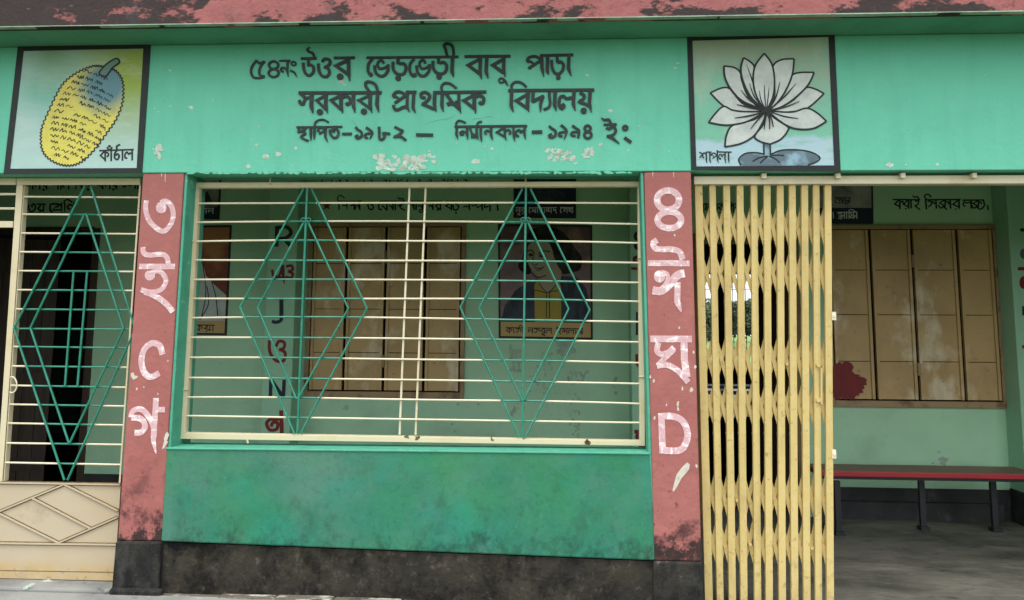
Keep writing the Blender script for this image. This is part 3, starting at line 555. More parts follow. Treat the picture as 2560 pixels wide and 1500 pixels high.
q = MB(); strokes(q, '75l 620,500 950,505;75l 1300,490 2190,505;75c 190,520 280,545 370,625;80l 480,560 220,845;75l 390,650 450,880;65c 400,620 500,545 600,625;78lt 630,500 630,1000 665,1180;78lt 845,520 850,1000 915,1180;65c 900,700 1000,580 1130,570 1265,685;65l 1285,690 1010,905;50c 900,700 1030,680 1065,785;78lt 1305,390 1310,950 1375,1180;62c 1470,930 1400,850 1420,700 1490,640 1560,700 1620,810;55c 1580,730 1650,655 1765,690;0d 1480,920 62,55;82lt 1790,500 1770,900 1835,1200;82lt 2000,500 2000,950 2035,1190', 1740, 360, 100/2462, -.006, .004); q.build('caption', m_blackpaint, lp)

# ---- pillars
def pillar(tl, tr, br, bl, label, zb=None):
    base_z = 0.0
    p = MB().quadbox(tl, tr, br, bl, 0, .24).build('pillar', m_pink, B, bevel=.007)
    tag(p, label)
    xl, xr = xat(tl, bl, base_z), xat(tr, br, base_z)
    f = MB().prism([(bl.x-.006, bl.z-.001), (br.x+.004, br.z-.001), (xr+.006, base_z-.02), (xl-.012, base_z-.02)], -.012, .245)
    f.build('black_base', m_black, p, bevel=.01); return p
pl = pillar(Q(357, 433), Q(460, 432), Q(403, 1353), Q(294, 1352), 'pink pillar between the hinged gate and the window grille')
pr = pillar(Q(1610, 430), Q(1727.5, 427.5), Q(1754, 1404), Q(1636, 1402), 'pink pillar between the window grille and the folding gate')
for sx, lb in ((-4.6, 'pink pillar at the far left end'), (4.6, 'pink pillar at the far right end')):
    pillar(*[Vector((sx+a, 0, z)) for a, z in ((-.12, 2.31), (.12, 2.31), (.12, .32), (-.12, .32))], lb)
s6, s7, s4, s5 = 200/738, 200/656, 180/700, 180/591
for par, spec, ox, oy, sc in (
  (pl, '52c 318,262 312,350 345,450 420,525 485,545 545,480 566,390 545,310 495,268 450,285;0d 455,330 50,52', 280, 430, s6),
  (pl, '52c 285,692 295,748 350,768 450,758 505,785 520,850;58l 252,872 582,872;0d 350,955 48,46;50c 360,935 420,912 475,945 498,1010 455,1085 360,1108 268,1085;58c 300,1105 400,1145 500,1215 562,1290', 280, 430, s6),
  (pl, '55c 415,285 392,212 330,190 268,240 242,330 262,425 315,468 388,435', 280, 800, s7),
  (pl, '52c 185,925 240,920 272,870 240,812 160,800;50c 155,800 175,745 240,732 300,790 340,870 345,960;52lt 362,640 352,800 340,990 362,1095;48l 378,735 435,735', 280, 800, s7),
  (pr, '68e 350,312 107,94;66e 363,506 116,80', 1580, 420, s4),
  (pr, '62c 245,700 208,730 225,780 300,792 380,790 460,815 492,890;60l 155,925 560,928;0d 268,1055 56,60;44c 285,1010 340,1030 345,1090 290,1170 200,1195;84c 200,1188 285,1195 370,1125 440,1045 512,1025;62lt 442,1110 440,1300 478,1400', 1580, 420, s4),
  (pr, '58l 150,155 492,156;50c 218,185 205,250 240,282 300,265 345,225;48l 345,240 280,300 212,378;50c 205,378 285,368 375,415 462,512;60l 426,182 430,330 452,470', 1580, 800, s5),
  (pr, '55l 240,765 252,1095;56c 225,792 330,790 415,830 456,930 432,1030 380,1072 262,1070', 1580, 800, s5)):
    q = MB(); strokes(q, spec, ox, oy, sc, 0, .0012, .93); q.build('painted_letter', m_chalk, par)
q = MB()
for pts, ox, oy, sc in (('450,1168 475,1185 468,1225 440,1260 405,1300 380,1350 345,1408 332,1400 345,1340 365,1270 405,1215', 1580, 800, s5), ('455,915 470,940 450,990 460,1000 430,1050 410,1060 430,985 425,975 440,930', 280, 800, s7), ('155,435 180,430 185,455 215,460 205,478 175,490 155,460', 280, 800, s7)):
    shape(q, P2(pts), ox, oy, sc, 0, .0009)
for u, v, r in ((1706, 972, 5), (1729, 974, 8), (1694, 1010, 8), (1695, 1022, 6), (1666, 1012, 3), (1636, 1045, 5), (1634, 953, 5), (1626, 942, 4), (1698, 820, 4), (1734, 880, 4), (1738, 918, 5), (1741, 1165, 5), (1686, 588, 4), (395, 985, 3), (420, 902, 3), (342, 972, 4), (360, 968, 3)):
    blob(q, u, v, r*.6, r, 0, .0008, 9)
for u, v, l in ((404, 436, 6), (413, 437, 18), (1632, 434, 8), (1684, 434, 9)): q.lift += 1; shape(q, [(u-1, v-4), (u+1, v-4), (u+.7, v+l), (u-.4, v+l)], 0, 0, 1, 0, .0008)
tag(q.build('peeled_paint', M('bare_pillar_plaster', S(196, 190, 176), .95, .05, [dict(c=S(140, 130, 116), s=24, d=9, r=.7, lo=.5, hi=.66, a=.7)]), B), kind='stuff')

# ---- wall under the window grille, and its plinth
dw = MB().quadbox(Q(408, 1121), Q(1626, 1134), Q(1640, 1402.5), Q(400, 1354), .004, .17)
dado = dw.build('window_wall', m_dado, B, bevel=.008)
a, b = Q(413, 1121, .004), Q(1625, 1134, .004)
MB().prism([(a.x, a.z-.006), (b.x, b.z-.006), (b.x, b.z+.006), (a.x, a.z+.006)], -.002, .2).build('window_sill', m_sill, dado, bevel=.005)
a, b = Q(400, 1354, .02), Q(1640, 1402.5, .02)
pq = MB().prism([(a.x, a.z-.002), (b.x, b.z-.002), (b.x, -.02), (a.x, -.02)], .02, .19).build('plinth', m_plinth, B)
lg = MB(); X = a.x-.1
while X < b.x:
    w_ = random.uniform(.25, .5); x1 = min(X+w_, b.x); lg.box(X, x1, -.05-random.random()*.02, .02, -.02, .035+random.random()*.015); X = x1
lg.build('plinth_ledge', M('chalky_plinth_ledge', S(96, 90, 80), .95, .1, [dict(c=S(190, 186, 174), s=6, d=9, r=.7, lo=.52, hi=.6, a=.9, st=(.5, 1, 1)), dict(c=S(56, 52, 46), s=8, d=8, lo=.5, hi=.66, a=.8)], ((30, .6, .008),)), pq, bevel=.012)
# reveal linings of the grille opening
for (u, v), (u2, v2), n_ in (((462, 432), (405, 1354), 1), ((1608, 430), (1634, 1402), -1)):
    p, q_ = Q(u, v), Q(u2, v2); e = .014*n_
    MB().prism([(p.x-.002*n_, p.z), (p.x+e, p.z), (q_.x+e, q_.z+.26), (q_.x-.002*n_, q_.z+.26)], .006, .236).build('reveal', m_sill, B, bevel=.004)
ft = Q(272, 1472, -.05); MB().box(ft.x, b.x*0+Q(402, 1472, -.05).x, -.05, -.0125, -.02, ft.z).build('footing', m_black, pl, bevel=.012)
# threshold under the hinged gate
th = MB().prism([(-7, -.02), (Q(287, 1450, 0).x-.01, -.02), (Q(287, 1450, 0).x-.01, Q(287, 1453, .1).z-.004), (-7, Q(0, 1447, .1).z-.004)], -.025, .25)
th.build('threshold', m_apron, B, bevel=.012)
sp_ = MB()
for u, v, a_, b_ in ((72, 1464, 11, 4), (64, 1470, 7, 4), (84, 1460, 6, 2.5), (120, 1451, 12, 3), (112, 1453, 8, 2), (350, 1483, 9, 2)): 
    if u < 300: blob(sp_, u, v, a_, b_, -.025, .0012, 12, .45, -.4 if u < 100 else 0)
tag(sp_.build('lime_splash', m_peel, B), kind='stuff')
# the parts of the front outside the picture
MB().box(-7, -4.72, .05, .2, 0, 2.4).build('side_wall', m_dado, B); MB().box(4.72, 7, .05, .2, 0, 2.4).build('side_wall', m_dado, B)

# ---- veranda back wall with its two door openings
dl, dlb = Q(250, 571, YB), Q(208, 1152, YB)
dr1, dr0 = Q(1990, 585, YB), Q(1725, 585, YB)
ztop = zs+.001
dlx = (dl.x+dlb.x)/2; dlx0 = dlx-1.25
wl = MB()
wl.prism([(-7, 0), (dlx0, 0), (dlx0, dl.z), (dlx, dl.z), (dlx, 0), (dr0.x, 0), (dr0.x, dr0.z), (dr1.x, dr0.z), (dr1.x, 0), (7, 0), (7, ztop), (-7, ztop)], YB, YB+.2)
bw = wl.build('back_wall', m_back, B)
sk = MB(); zk = .235
for x0, x1 in ((-7, dlx0-.03), (dlx+.02, dr0.x-.06), (dr1.x+.06, 7)): sk.box(x0, x1, YB-.012, YB+.01, -.01, zk)
sk.build('skirting', m_skirt, bw)
for x0, x1 in ((dr1.x+.06, Q(2532, 1000, YP).x-.02), (dlx+.02, dr0.x-.06)): MB().box(x0, x1, YB-.05, YB-.0125, -.01, .135).build('skirting_ledge', m_skirt, bw, bevel=.008)
MB().box(-7.2, -7, -.0, 9, -.2, zs+.3).build('end_wall', m_back, B); MB().box(7, 7.2, 0, 9, -.2, zs+.3).build('end_wall', m_back, B)
# classroom behind
wx0, wx1 = Q(1690, 800, YF).x, Q(1912, 800, YF).x; wz0, wz1 = Q(1800, 926, YF).z, Q(1800, 676, YF).z
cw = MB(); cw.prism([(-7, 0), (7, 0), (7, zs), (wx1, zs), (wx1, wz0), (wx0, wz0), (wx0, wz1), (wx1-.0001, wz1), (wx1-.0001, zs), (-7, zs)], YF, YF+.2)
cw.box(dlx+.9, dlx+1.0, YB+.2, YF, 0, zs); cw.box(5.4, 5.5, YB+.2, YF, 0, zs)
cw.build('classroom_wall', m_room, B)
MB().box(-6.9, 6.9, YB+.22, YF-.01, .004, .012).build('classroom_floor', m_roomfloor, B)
fw = MB(); fw.box(wx0, wx0+.05, YF+.05, YF+.12, wz0, wz1); fw.box(wx1-.05, wx1, YF+.05, YF+.12, wz0, wz1); fw.box(wx0+.05, wx1-.05, YF+.05, YF+.12, wz0, wz0+.05); fw.box(wx0+.05, wx1-.05, YF+.05, YF+.12, wz1-.05, wz1)
xm = Q(1804, 780, YF).x; fw.box(xm-.055, xm+.055, YF+.05, YF+.12, wz0+.05, wz1-.05)
fwin = tag(fw.build('window', m_door, B), 'open barred window at the far side of the dark classroom')
for u in (1738, 1767, 1836, 1868, 1901):
    x = Q(u, 780, YF).x; MB().tube([(x, YF+.08, wz0), (x, YF+.08, wz1)], .006, 6).build('window_bar', m_iron, fwin)
for v in (723, 822): z = Q(1850, v, YF).z; MB().tube([(wx0, YF+.09, z), (wx1, YF+.09, z)], .005, 6).build('window_bar', m_iron, fwin)

# ---- doors
jf = MB(); jf.box(dr1.x-.05, dr1.x+.012, YB-.015, YB+.21, .0, dr0.z); jf.box(dr0.x-.012, dr0.x+.05, YB-.015, YB+.21, 0, dr0.z); jf.box(dr0.x+.05, dr1.x-.05, YB-.015, YB+.21, dr0.z-.06, dr0.z+.012)
dfr = tag(jf.build('door_frame', m_jamb, B), 'frame of the open classroom doorway behind the folding gate')
def leaf(x, y, ang, wd, z1, label, n=4):
    q = MB(); ca, sa = math.cos(ang), math.sin(ang)
    tr = lambda a, b, z: (x+a*ca-b*sa, y+a*sa+b*ca, z)
    for i in range(n):
        a0, a1 = wd*i/n+.002, wd*(i+1)/n-.002; bb = q.add([tr(a, b, z) for z in (.02, z1) for a, b in ((a0, 0), (a1, 0), (a1, .03), (a0, .03))])
        for f in ((0, 1, 5, 4), (1, 2, 6, 5), (2, 3, 7, 6), (3, 0, 4, 7), (4, 5, 6, 7), (3, 2, 1, 0)): q.face([bb+k for k in f])
    for z in (.25, 1.0, z1-.25):
        bb = q.add([tr(a, b, zz) for zz in (z-.05, z+.05) for a, b in ((.0, -.02), (wd, -.02), (wd, -.001), (0, -.001))])
        for f in ((0, 1, 5, 4), (1, 2, 6, 5), (2, 3, 7, 6), (3, 0, 4, 7), (4, 5, 6, 7), (3, 2, 1, 0)): q.face([bb+k for k in f])
    return tag(q.build('door_leaf', m_door, B), label)
leaf(dr1.x-.06, YB+.2, R(98), .62, dr0.z-.07, 'dark plank leaf swung into the classroom behind the folding gate')
jl = MB(); jl.box(dlx-.045, dlx+.012, YB-.015, YB+.21, 0, dl.z); jl.box(dlx0-.012, dlx0+.045, YB-.015, YB+.21, 0, dl.z); jl.box(dlx0+.045, dlx-.045, YB-.015, YB+.21, dl.z-.05, dl.z+.012)
tag(jl.build('door_frame', m_door, B), 'frame of the dark doorway behind the hinged gate')
leaf(dlx0+.05, YB+.12, R(22), .66, dl.z-.06, 'dark plank leaf standing ajar behind the hinged gate', 6)

# ---- shuttered windows
def window(l, r, t, b_, mull, rows, label):      # photo columns at the top / bottom
    p = [Q(l[0], t, YB), Q(r[0], t, YB), Q(r[1], b_, YB), Q(l[1], b_, YB)]
    x0, x1, z1, z0 = (p[0].x+p[3].x)/2, (p[1].x+p[2].x)/2, (p[0].z+p[1].z)/2, (p[2].z+p[3].z)/2
    fr = MB(); fw_ = .035
    fr.box(x0, x0+fw_, YB-.03, YB+.01, z0, z1); fr.box(x1-fw_, x1, YB-.03, YB+.01, z0, z1)
    fr.box(x0+fw_, x1-fw_, YB-.03, YB+.01, z1-fw_, z1); fr.box(x0+fw_, x1-fw_, YB-.033, YB+.01, z0, z0+fw_+.015)
    W = tag(fr.build('shuttered_window', m_shutf, B, bevel=.004), label)
    MB().box(x0+fw_, x1-fw_, YB-.004, YB+.004, z0+.04, z1-fw_).build('rebate', m_gap, W)
    xs = [x0+fw_] + [sum(Q(u, v, YB).x for u, v in ((a, t), (c, b_)))/2 for a, c in mull] + [x1-fw_]
    for i, (a, c) in enumerate(zip(xs, xs[1:])):
        lf = MB(); g_ = .012
        lf.box(a+g_, c-g_, YB-.02, YB-.006, z0+.062, z1-fw_-.008)
        for x in (a+g_, c-g_-.022): lf.box(x, x+.022, YB-.034, YB-.0205, z0+.062, z1-fw_-.008)
        for v in rows:
            z = Q(l[1]+40, v, YB).z; lf.box(a+g_+.023, c-g_-.023, YB-.0235, YB-.0205, z-.005, z+.005)
            lf.k = 1; lf.box(a+g_+.023, c-g_-.023, YB-.0215, YB-.0206, z-.011, z-.0055); lf.k = 0
        o = lf.build('shutter_leaf', [m_shut, m_gap], W)
        if i in (1,):
            for z in (z0+.3, z1-.3): MB().tube([(c, YB-.04, z-.05), (c, YB-.04, z+.05)], .012, 8).build('hinge', m_shutf, o)
    return W
window((776, 762), (1165, 1161), 557, 994, ((871, 860), (969, 958), (1068, 1058)), (657, 770, 878), 'brown four-leaf shutters seen behind the window grille')
rwin = window((2066, 2066), (2486, 2516), 563, 1018, ((2170, 2188), (2273, 2296), (2386, 2410)), (673, 784, 900), 'brown four-leaf shutters with a maroon stain above the red bench')
q = MB(); sR = 500/1943
shape(q, P2('95,625 112,604 122,622 130,610 150,600 175,625 200,598 235,600 262,610 290,650 272,690 300,720 350,725 340,740 395,755 418,775 410,800 420,825 385,830 395,860 370,870 385,900 345,905 340,930 310,930 290,970 270,960 255,985 240,945 210,970 170,945 150,965 120,975 95,945 80,800'), 2060, 750, sR, YB-.0345, .0012)
q.build('paint_stain', m_maroon, rwin)

# ---- pilasters with upright painted letters
def pilaster(l, r, label):
    x0 = (Q(l[0], 620, YP).x+Q(l[1], 1000, YP).x)/2; x1 = (Q(r[0], 620, YP).x+Q(r[1], 1000, YP).x)/2
    p = tag(MB().box(x0, x1, YP, YB, 0, ztop).build('pilaster', m_pilaster, B, bevel=.008), label)
    MB().box(x0-.012, x1+.012, YP-.012, YB-.013, -.01, .25).build('black_base', m_skirt, p); return p
p1 = pilaster((668, 653), (741, 729), 'light green pilaster with red and black upright letters behind the window grille')
p2 = pilaster((1574, 1580), (1655, 1661), 'pilaster mostly hidden behind the right edge of the window grille')
p3 = pilaster((2527, 2549), (2620, 2642), 'light green pilaster at the right edge beside the red bench')
s8, s3 = 520/2259, 520/2076
m_greypic0 = M('faded_grey_paint', S(84, 92, 90), .7, .2)
for par, spec, ox, oy, sc, mt in (
  (p1, '44l 1098,630 1092,855;40c 1098,648 1200,640 1250,700 1195,760 1105,766;40l 1175,770 1250,855', 440, 420, s8, m_blackpaint),
  (p1, '30c 1045,1105 1062,1178 1120,1170 1158,1065;34lt 1160,1050 1165,1180 1178,1260;30c 1195,1070 1255,1062 1265,1108 1215,1122;30c 1220,1122 1268,1150 1250,1192 1195,1182;30l 1070,1190 1240,1192', 440, 420, s8, m_maroon),
  (p1, '42l 1052,-62 1052,120;34c 1052,90 1048,160 1000,182 958,172', 440, 760, s3, m_navy),
  (p1, '32c 932,362 938,480 1000,565 1075,565 1088,485 1030,452;30c 998,425 1028,372 1082,385 1075,440 1028,456', 440, 760, s3, m_maroon),
  (p1, '36l 948,755 942,935;40l 952,765 1070,930;36l 1080,755 1072,935', 440, 760, s3, m_navy),
  (p1, '34c 950,1225 970,1180 1015,1190 1002,1250 935,1255 905,1190 950,1148 1035,1148;40l 1050,1062 1056,1300', 440, 760, s3, m_maroon),
  (p2, '34c 1740,690 1690,720 1695,770 1750,790;34c 1750,800 1690,830 1700,870 1750,890', 1200, 420, s8, m_blackpaint),
  (p2, '36e 1700,995 26,26;30l 1640,1090 1760,1095', 1200, 420, s8, m_maroon),
  (p2, '40l 1578,80 1575,310;30l 1640,150 1660,260', 1200, 760, s3, m_navy),
  (p2, '36c 1570,500 1575,600 1640,650 1700,600;30l 1640,500 1600,560', 1200, 760, s3, m_maroon),
  (p2, '34l 1650,900 1645,1150;34l 1650,910 1740,1150', 1200, 760, s3, m_navy),
  (p2, '36l 1540,1275 1700,1280;40c 1600,1280 1570,1330 1640,1400 1590,1440', 1200, 760, s3, m_maroon),
  (p3, '34l 2046,695 2200,700;40l 2160,700 2160,830', 2066, 410, 500/2110, m_blackpaint),
  (p3, '38c 2140,900 2070,920 2075,980 2150,980', 2066, 410, 500/2110, m_greypic0),
  (p3, '34l 2045,1105 2200,1105;50c 2180,1200 2100,1215 2100,1290 2190,1290', 2060, 410, 500/2110, m_maroon),
  (p3, '36l 1945,60 1945,150', 2060, 750, 500/1943, m_navy), (p3, '30l 1925,455 2050,455', 2060, 750, 500/1943, m_maroon)):
    q = MB(); strokes(q, spec, ox, oy, sc, YP, .0015); q.build('painted_letter', mt, par)

# ---- lettering and pictures on the back wall
for seq, a, b, h, lab in (
  ('sha na ra _ pa aa la _ i ka ra _ ma na ra _ ja na aa', (66, 448), (348, 447), 26, 'black lettering just under the beam above the hinged gate'),
  ('i sha ra ka _ na I _ ma aa da la _ ka ra _ ba aa la ya', (800, 434), (1170, 433), 22, 'black lettering mostly hidden behind the beam'),
  ('sha aa ma _ ka ra _ i sha ka', (1742, 510), (1850, 510), 22, 'black lettering over the classroom doorway')):
    q = MB(); text(q, seq, a, b, h, YB, .0012, .14); tag(q.build('wall_lettering', m_blackpaint, bw), lab)
for spec, ox, oy, sc, lab in (
  ('18l 45,138 45,270;14c 30,140 28,80 70,50 130,92;16l 90,200 160,200;20lt 165,138 165,268;18c 215,215 260,195 300,250;20l 272,140 275,270;16c 290,210 330,200 340,232;20l 355,138 355,268;16l 30,138 390,138;20c 475,150 490,240 530,265 560,230 545,190 520,200;20c 660,140 640,210 650,260 690,260;18c 690,200 720,230 770,278;20l 762,140 765,270;18c 800,200 830,220 860,270;20l 856,140 856,270;20l 890,138 890,275;16c 925,80 960,105 1000,100 1022,138;18c 920,210 990,190 960,230 1040,280;16l 660,138 1040,138;18c 1130,170 1145,200 1170,235;20l 1166,140 1170,268;20l 1205,140 1200,272;16c 1230,220 1260,200 1300,250;20l 1302,140 1300,262;14e 1275,285 25,22;18c 1390,220 1420,200 1460,250;20l 1455,140 1455,272;18l 1490,210 1560,262;18l 1490,210 1555,170;20l 1566,140 1566,276;0d 1525,266 18,16;16l 1120,138 1600,140;18l 1640,205 1730,252;18l 1640,208 1720,168;20l 1730,140 1730,278;20l 1800,142 1800,190;20c 1755,190 1765,260 1810,270 1840,220 1810,190;0d 1800,312 16,16;16c 1910,230 1940,215 1990,222;20l 2000,140 2000,272;16c 2030,190 2060,210 2100,190 2120,240;16l 2110,240 2190,200;20l 2190,140 2195,278;18c 2240,160 2230,230 2290,210;20l 2310,190 2310,292;22l 2420,190 2430,284;16l 1640,142 2350,145', 840, 480, 420/2520, 'black motto above the shutters behind the grille'),
  ('13l 725,375 1015,378;13l 1065,378 1440,375;13l 1460,382 1690,380;13l 788,382 745,422 797,450;14l 800,375 800,478;12c 808,405 830,395 836,428;12l 880,382 840,425 888,452;14l 892,375 892,472;0d 862,472 9,9;14l 915,375 920,468;12c 932,335 960,350 985,345 1000,372;12c 960,395 995,390 990,425 958,440;13l 958,440 1012,482;14l 1072,375 1080,478;12c 1078,372 1060,340 1082,320 1112,328 1128,355;12c 1095,398 1120,392 1138,412 1120,438 1100,452;12c 1128,415 1150,398 1168,425;14l 1180,375 1185,472;12l 1270,385 1220,410 1262,436;13l 1280,378 1275,455;12c 1205,430 1230,465 1272,440;12l 1250,440 1298,482;12c 1285,400 1310,400 1312,428;14l 1330,375 1335,472;12l 1410,385 1360,425 1416,452;14l 1422,375 1426,472;0d 1388,476 9,9;12c 1492,450 1468,430 1480,400 1502,412 1525,405 1548,412;14l 1552,380 1552,472;12l 1620,390 1570,415 1612,440;13l 1630,382 1625,458;12c 1560,435 1580,466 1622,445;12l 1600,445 1648,482;12c 1635,405 1655,405 1660,425;12c 1678,382 1692,430 1672,465 1652,476;12l 1725,432 1732,488', 2060, 410, 500/2110, 'black motto above the shutters over the red bench'),
  ('62c 220,560 210,700 270,860 360,885 480,800 512,660 470,560 410,540 345,620 400,690;55l 555,545 990,545;68c 745,570 700,665 605,755;60l 620,765 885,865;62lt 892,555 882,800 872,915;0d 730,890 58,30;68c 1580,550 1240,545 1182,640 1182,800 1230,880 1300,882;66c 1525,560 1550,640 1380,692;60l 1320,745 1330,805 1650,805;60c 1550,545 1640,580 1682,645;62lt 1702,480 1682,700 1692,915;62lt 1830,490 1842,700 1822,925;55c 1832,560 1820,420 1920,350 2050,372 2172,475;66c 2085,745 2020,762 1970,700 1985,620 2060,572 2150,600 2232,665;62l 2255,460 2232,665', 60, 480, 140/2520, 'class number lettering above the dark doorway')):
    q = MB(); strokes(q, spec, ox, oy, sc, YB, .0012, 1.25); tag(q.build('wall_lettering', m_blackpaint, bw), lab)
q = MB(); st = []
for i in range(10):
    r = 13 if i % 2 == 0 else 5.5; st.append((817+r*math.sin(i*math.pi/5), 514-r*math.cos(i*math.pi/5)))
shape(q, st, 0, 0, 1, YB, .0012); q.build('painted_star', m_maroon, bw)
q = MB()
for (u0, v0, u1, v1, n, r) in ((1275, 865, 1300, 930, 34, 6), (1395, 855, 1445, 885, 34, 8), (1340, 880, 1380, 990, 30, 4), (1415, 925, 1470, 960, 26, 5), (1425, 985, 1450, 1090, 26, 5), (1275, 1020, 1290, 1040, 6, 6), (1530, 940, 1545, 985, 10, 4), (1280, 940, 1420, 1050, 24, 3)):
    for i in range(n): blob(q, random.uniform(u0, u1), random.uniform(v0, v1), r*random.uniform(.4, 1), r*random.uniform(.5, 1.4), YB, .0008, 9)
for u, v, r in ((1130, 1060, 5), (1138, 1078, 4), (866, 1020, 9), (2358, 1152, 14), (2332, 1158, 4), (2348, 1130, 4), (1145, 1010, 5), (1196, 1010, 4)): blob(q, u, v, r, r*.8, YB, .0008, 11)
tag(q.build('bare_patches', m_greypeel, bw), kind='stuff')

m_mauve = M('portrait_ground_mauve', S(120, 100, 104), .6, .3, [dict(c=S(80, 56, 62), s=5, lo=.4, hi=.6, a=.8, zb=(1.9, 2.4, -.2, .2)), dict(c=S(150, 120, 104), s=7, lo=.5, hi=.7, a=.6)])
m_orange = M('portrait_ground_orange', S(164, 116, 74), .6, .3, [dict(c=S(112, 48, 40), s=4, lo=.35, hi=.6, a=.9, zb=(1.85, 2.2, .25, -.2))])
m_capt = M('portrait_caption_beige', S(176, 150, 96), .6, .3)
m_skin = M('painted_skin', S(150, 142, 118), .6, .3, [dict(c=S(140, 132, 104), s=12, lo=.45, hi=.7, a=.6)])
m_coat = M('painted_dark_coat', S(52, 62, 74), .6, .3, [dict(c=S(28, 34, 42), s=9, lo=.4, hi=.6, a=.8, st=(2, 1, .6))])
m_ysh = M('painted_yellow_shirt', S(156, 140, 58), .6, .3)
m_veil = M('painted_white_veil', S(178, 190, 184), .6, .3, [dict(c=S(132, 150, 150), s=8, lo=.45, hi=.7, a=.7)])
m_greypic = M('painted_grey_ground', S(150, 154, 146), .6, .3, [dict(c=S(84, 70, 76), s=6, lo=.4, hi=.65, a=.7)])
def picture(outer, mat, label, bdr=5, mt=m_blackpaint):
    p = MB(); shape(p, outer, 0, 0, 1, YB, .004); pn = tag(p.build('painted_portrait', mat, B), label)
    b_ = MB(); cx = sum(a for a, _ in outer)/4; cy = sum(a for _, a in outer)/4
    inn = [(u+(bdr if u < cx else -bdr), v+(bdr if v < cy else -bdr)) for u, v in outer]
    for k in range(4): j = (k+1) % 4; shape(b_, [outer[k], outer[j], inn[j], inn[k]], 0, 0, 1, YB, .007)
    b_.build('border', mt, pn); return pn
def lay(par, name, mat, pts, t, curve=False, ox=0, oy=0, sc=1):
    q = MB(); shape(q, P2(pts), ox, oy, sc, YB, t, curve); q.build(name, mat, par)
pt = picture([(1245, 560), (1480, 563), (1482, 849), (1247, 845)], m_mauve, 'painted portrait of a long-haired man in a yellow shirt and dark coat')
lay(pt, 'caption_band', m_capt, '1251,804 1478,808 1478,845 1251,841', .0045)
lay(pt, 'coat', m_coat, '1252,804 1262,765 1290,725 1322,704 1345,697 1400,690 1440,692 1466,722 1474,760 1475,807', .0050)
lay(pt, 'shirt', m_ysh, '1337,805 1336,712 1350,690 1395,690 1403,720 1403,806', .0056)
lay(pt, 'hair', m_black, '270,760 205,715 188,665 225,600 240,540 265,430 290,340 350,290 450,268 570,288 680,365 760,480 825,565 842,630 820,715 740,742 650,760 560,700 480,620 330,640 320,745', .0060, True, 1250, 500, 250/1026)
lay(pt, 'face', m_skin, '283,540 300,455 400,412 490,430 535,510 555,590 600,690 632,745 605,845 490,945 400,862 425,805 365,765 310,695 282,615', .0066, True, 1250, 500, 250/1026)
q = MB(); strokes(q, '13c 285,525 320,515 355,555;13c 395,560 440,525 515,530;0d 318,568 22,14;0d 430,580 24,14;8c 290,560 320,548 352,575;8c 400,580 430,560 475,580;9c 345,580 330,640 350,670 390,655;10c 350,690 400,705 450,690;8c 365,720 400,722 430,705;11c 310,730 380,795 475,775;9c 400,850 440,910 490,950 540,910 590,850;9l 478,950 475,1215;9l 508,950 508,1215;9c 345,925 390,930 470,955;9c 505,955 540,935 600,935', 1250, 500, 250/1026, YB, .0072)
q.build('drawn_lines', m_blackpaint, pt)
q = MB(); text(q, 'ka aa ja ii _ na ja ra u la _ I sa la aa ma', (1264, 819), (1458, 822), 14, YB, .0055, .17); q.build('caption', m_blackpaint, pt)
wp = picture([(342, 566), (580, 563), (567, 838), (330, 836)], m_orange, 'painted portrait of a woman in a white veil, half hidden by the pillar')
lay(wp, 'caption_band', m_capt, '335,800 564,802 562,833 334,831', .0045)
lay(wp, 'veil', m_veil, '340,801 352,720 392,640 420,590 455,580 490,600 503,640 516,690 540,715 566,738 565,802', .005)
lay(wp, 'face', m_skin, '425,625 440,608 462,606 478,625 476,660 455,690 432,672', .0058, True)
q = MB(); strokes(q, '2.2c 503,635 512,690 515,740 505,790;2.2c 530,705 540,740 545,790;2.2c 500,650 498,720 480,800;2.2c 518,715 522,760 500,800;1.6c 430,634 438,632 444,636;1.6c 455,636 462,633 470,637;1.6c 446,662 453,665 460,662', 0, 0, 1, YB, .0066); q.build('drawn_lines', m_blackpaint, wp)
q = MB(); text(q, 'e ra aa e ka yya aa', (440, 812), (537, 813), 15, YB, .0055, .17); q.build('caption', m_blackpaint, wp)
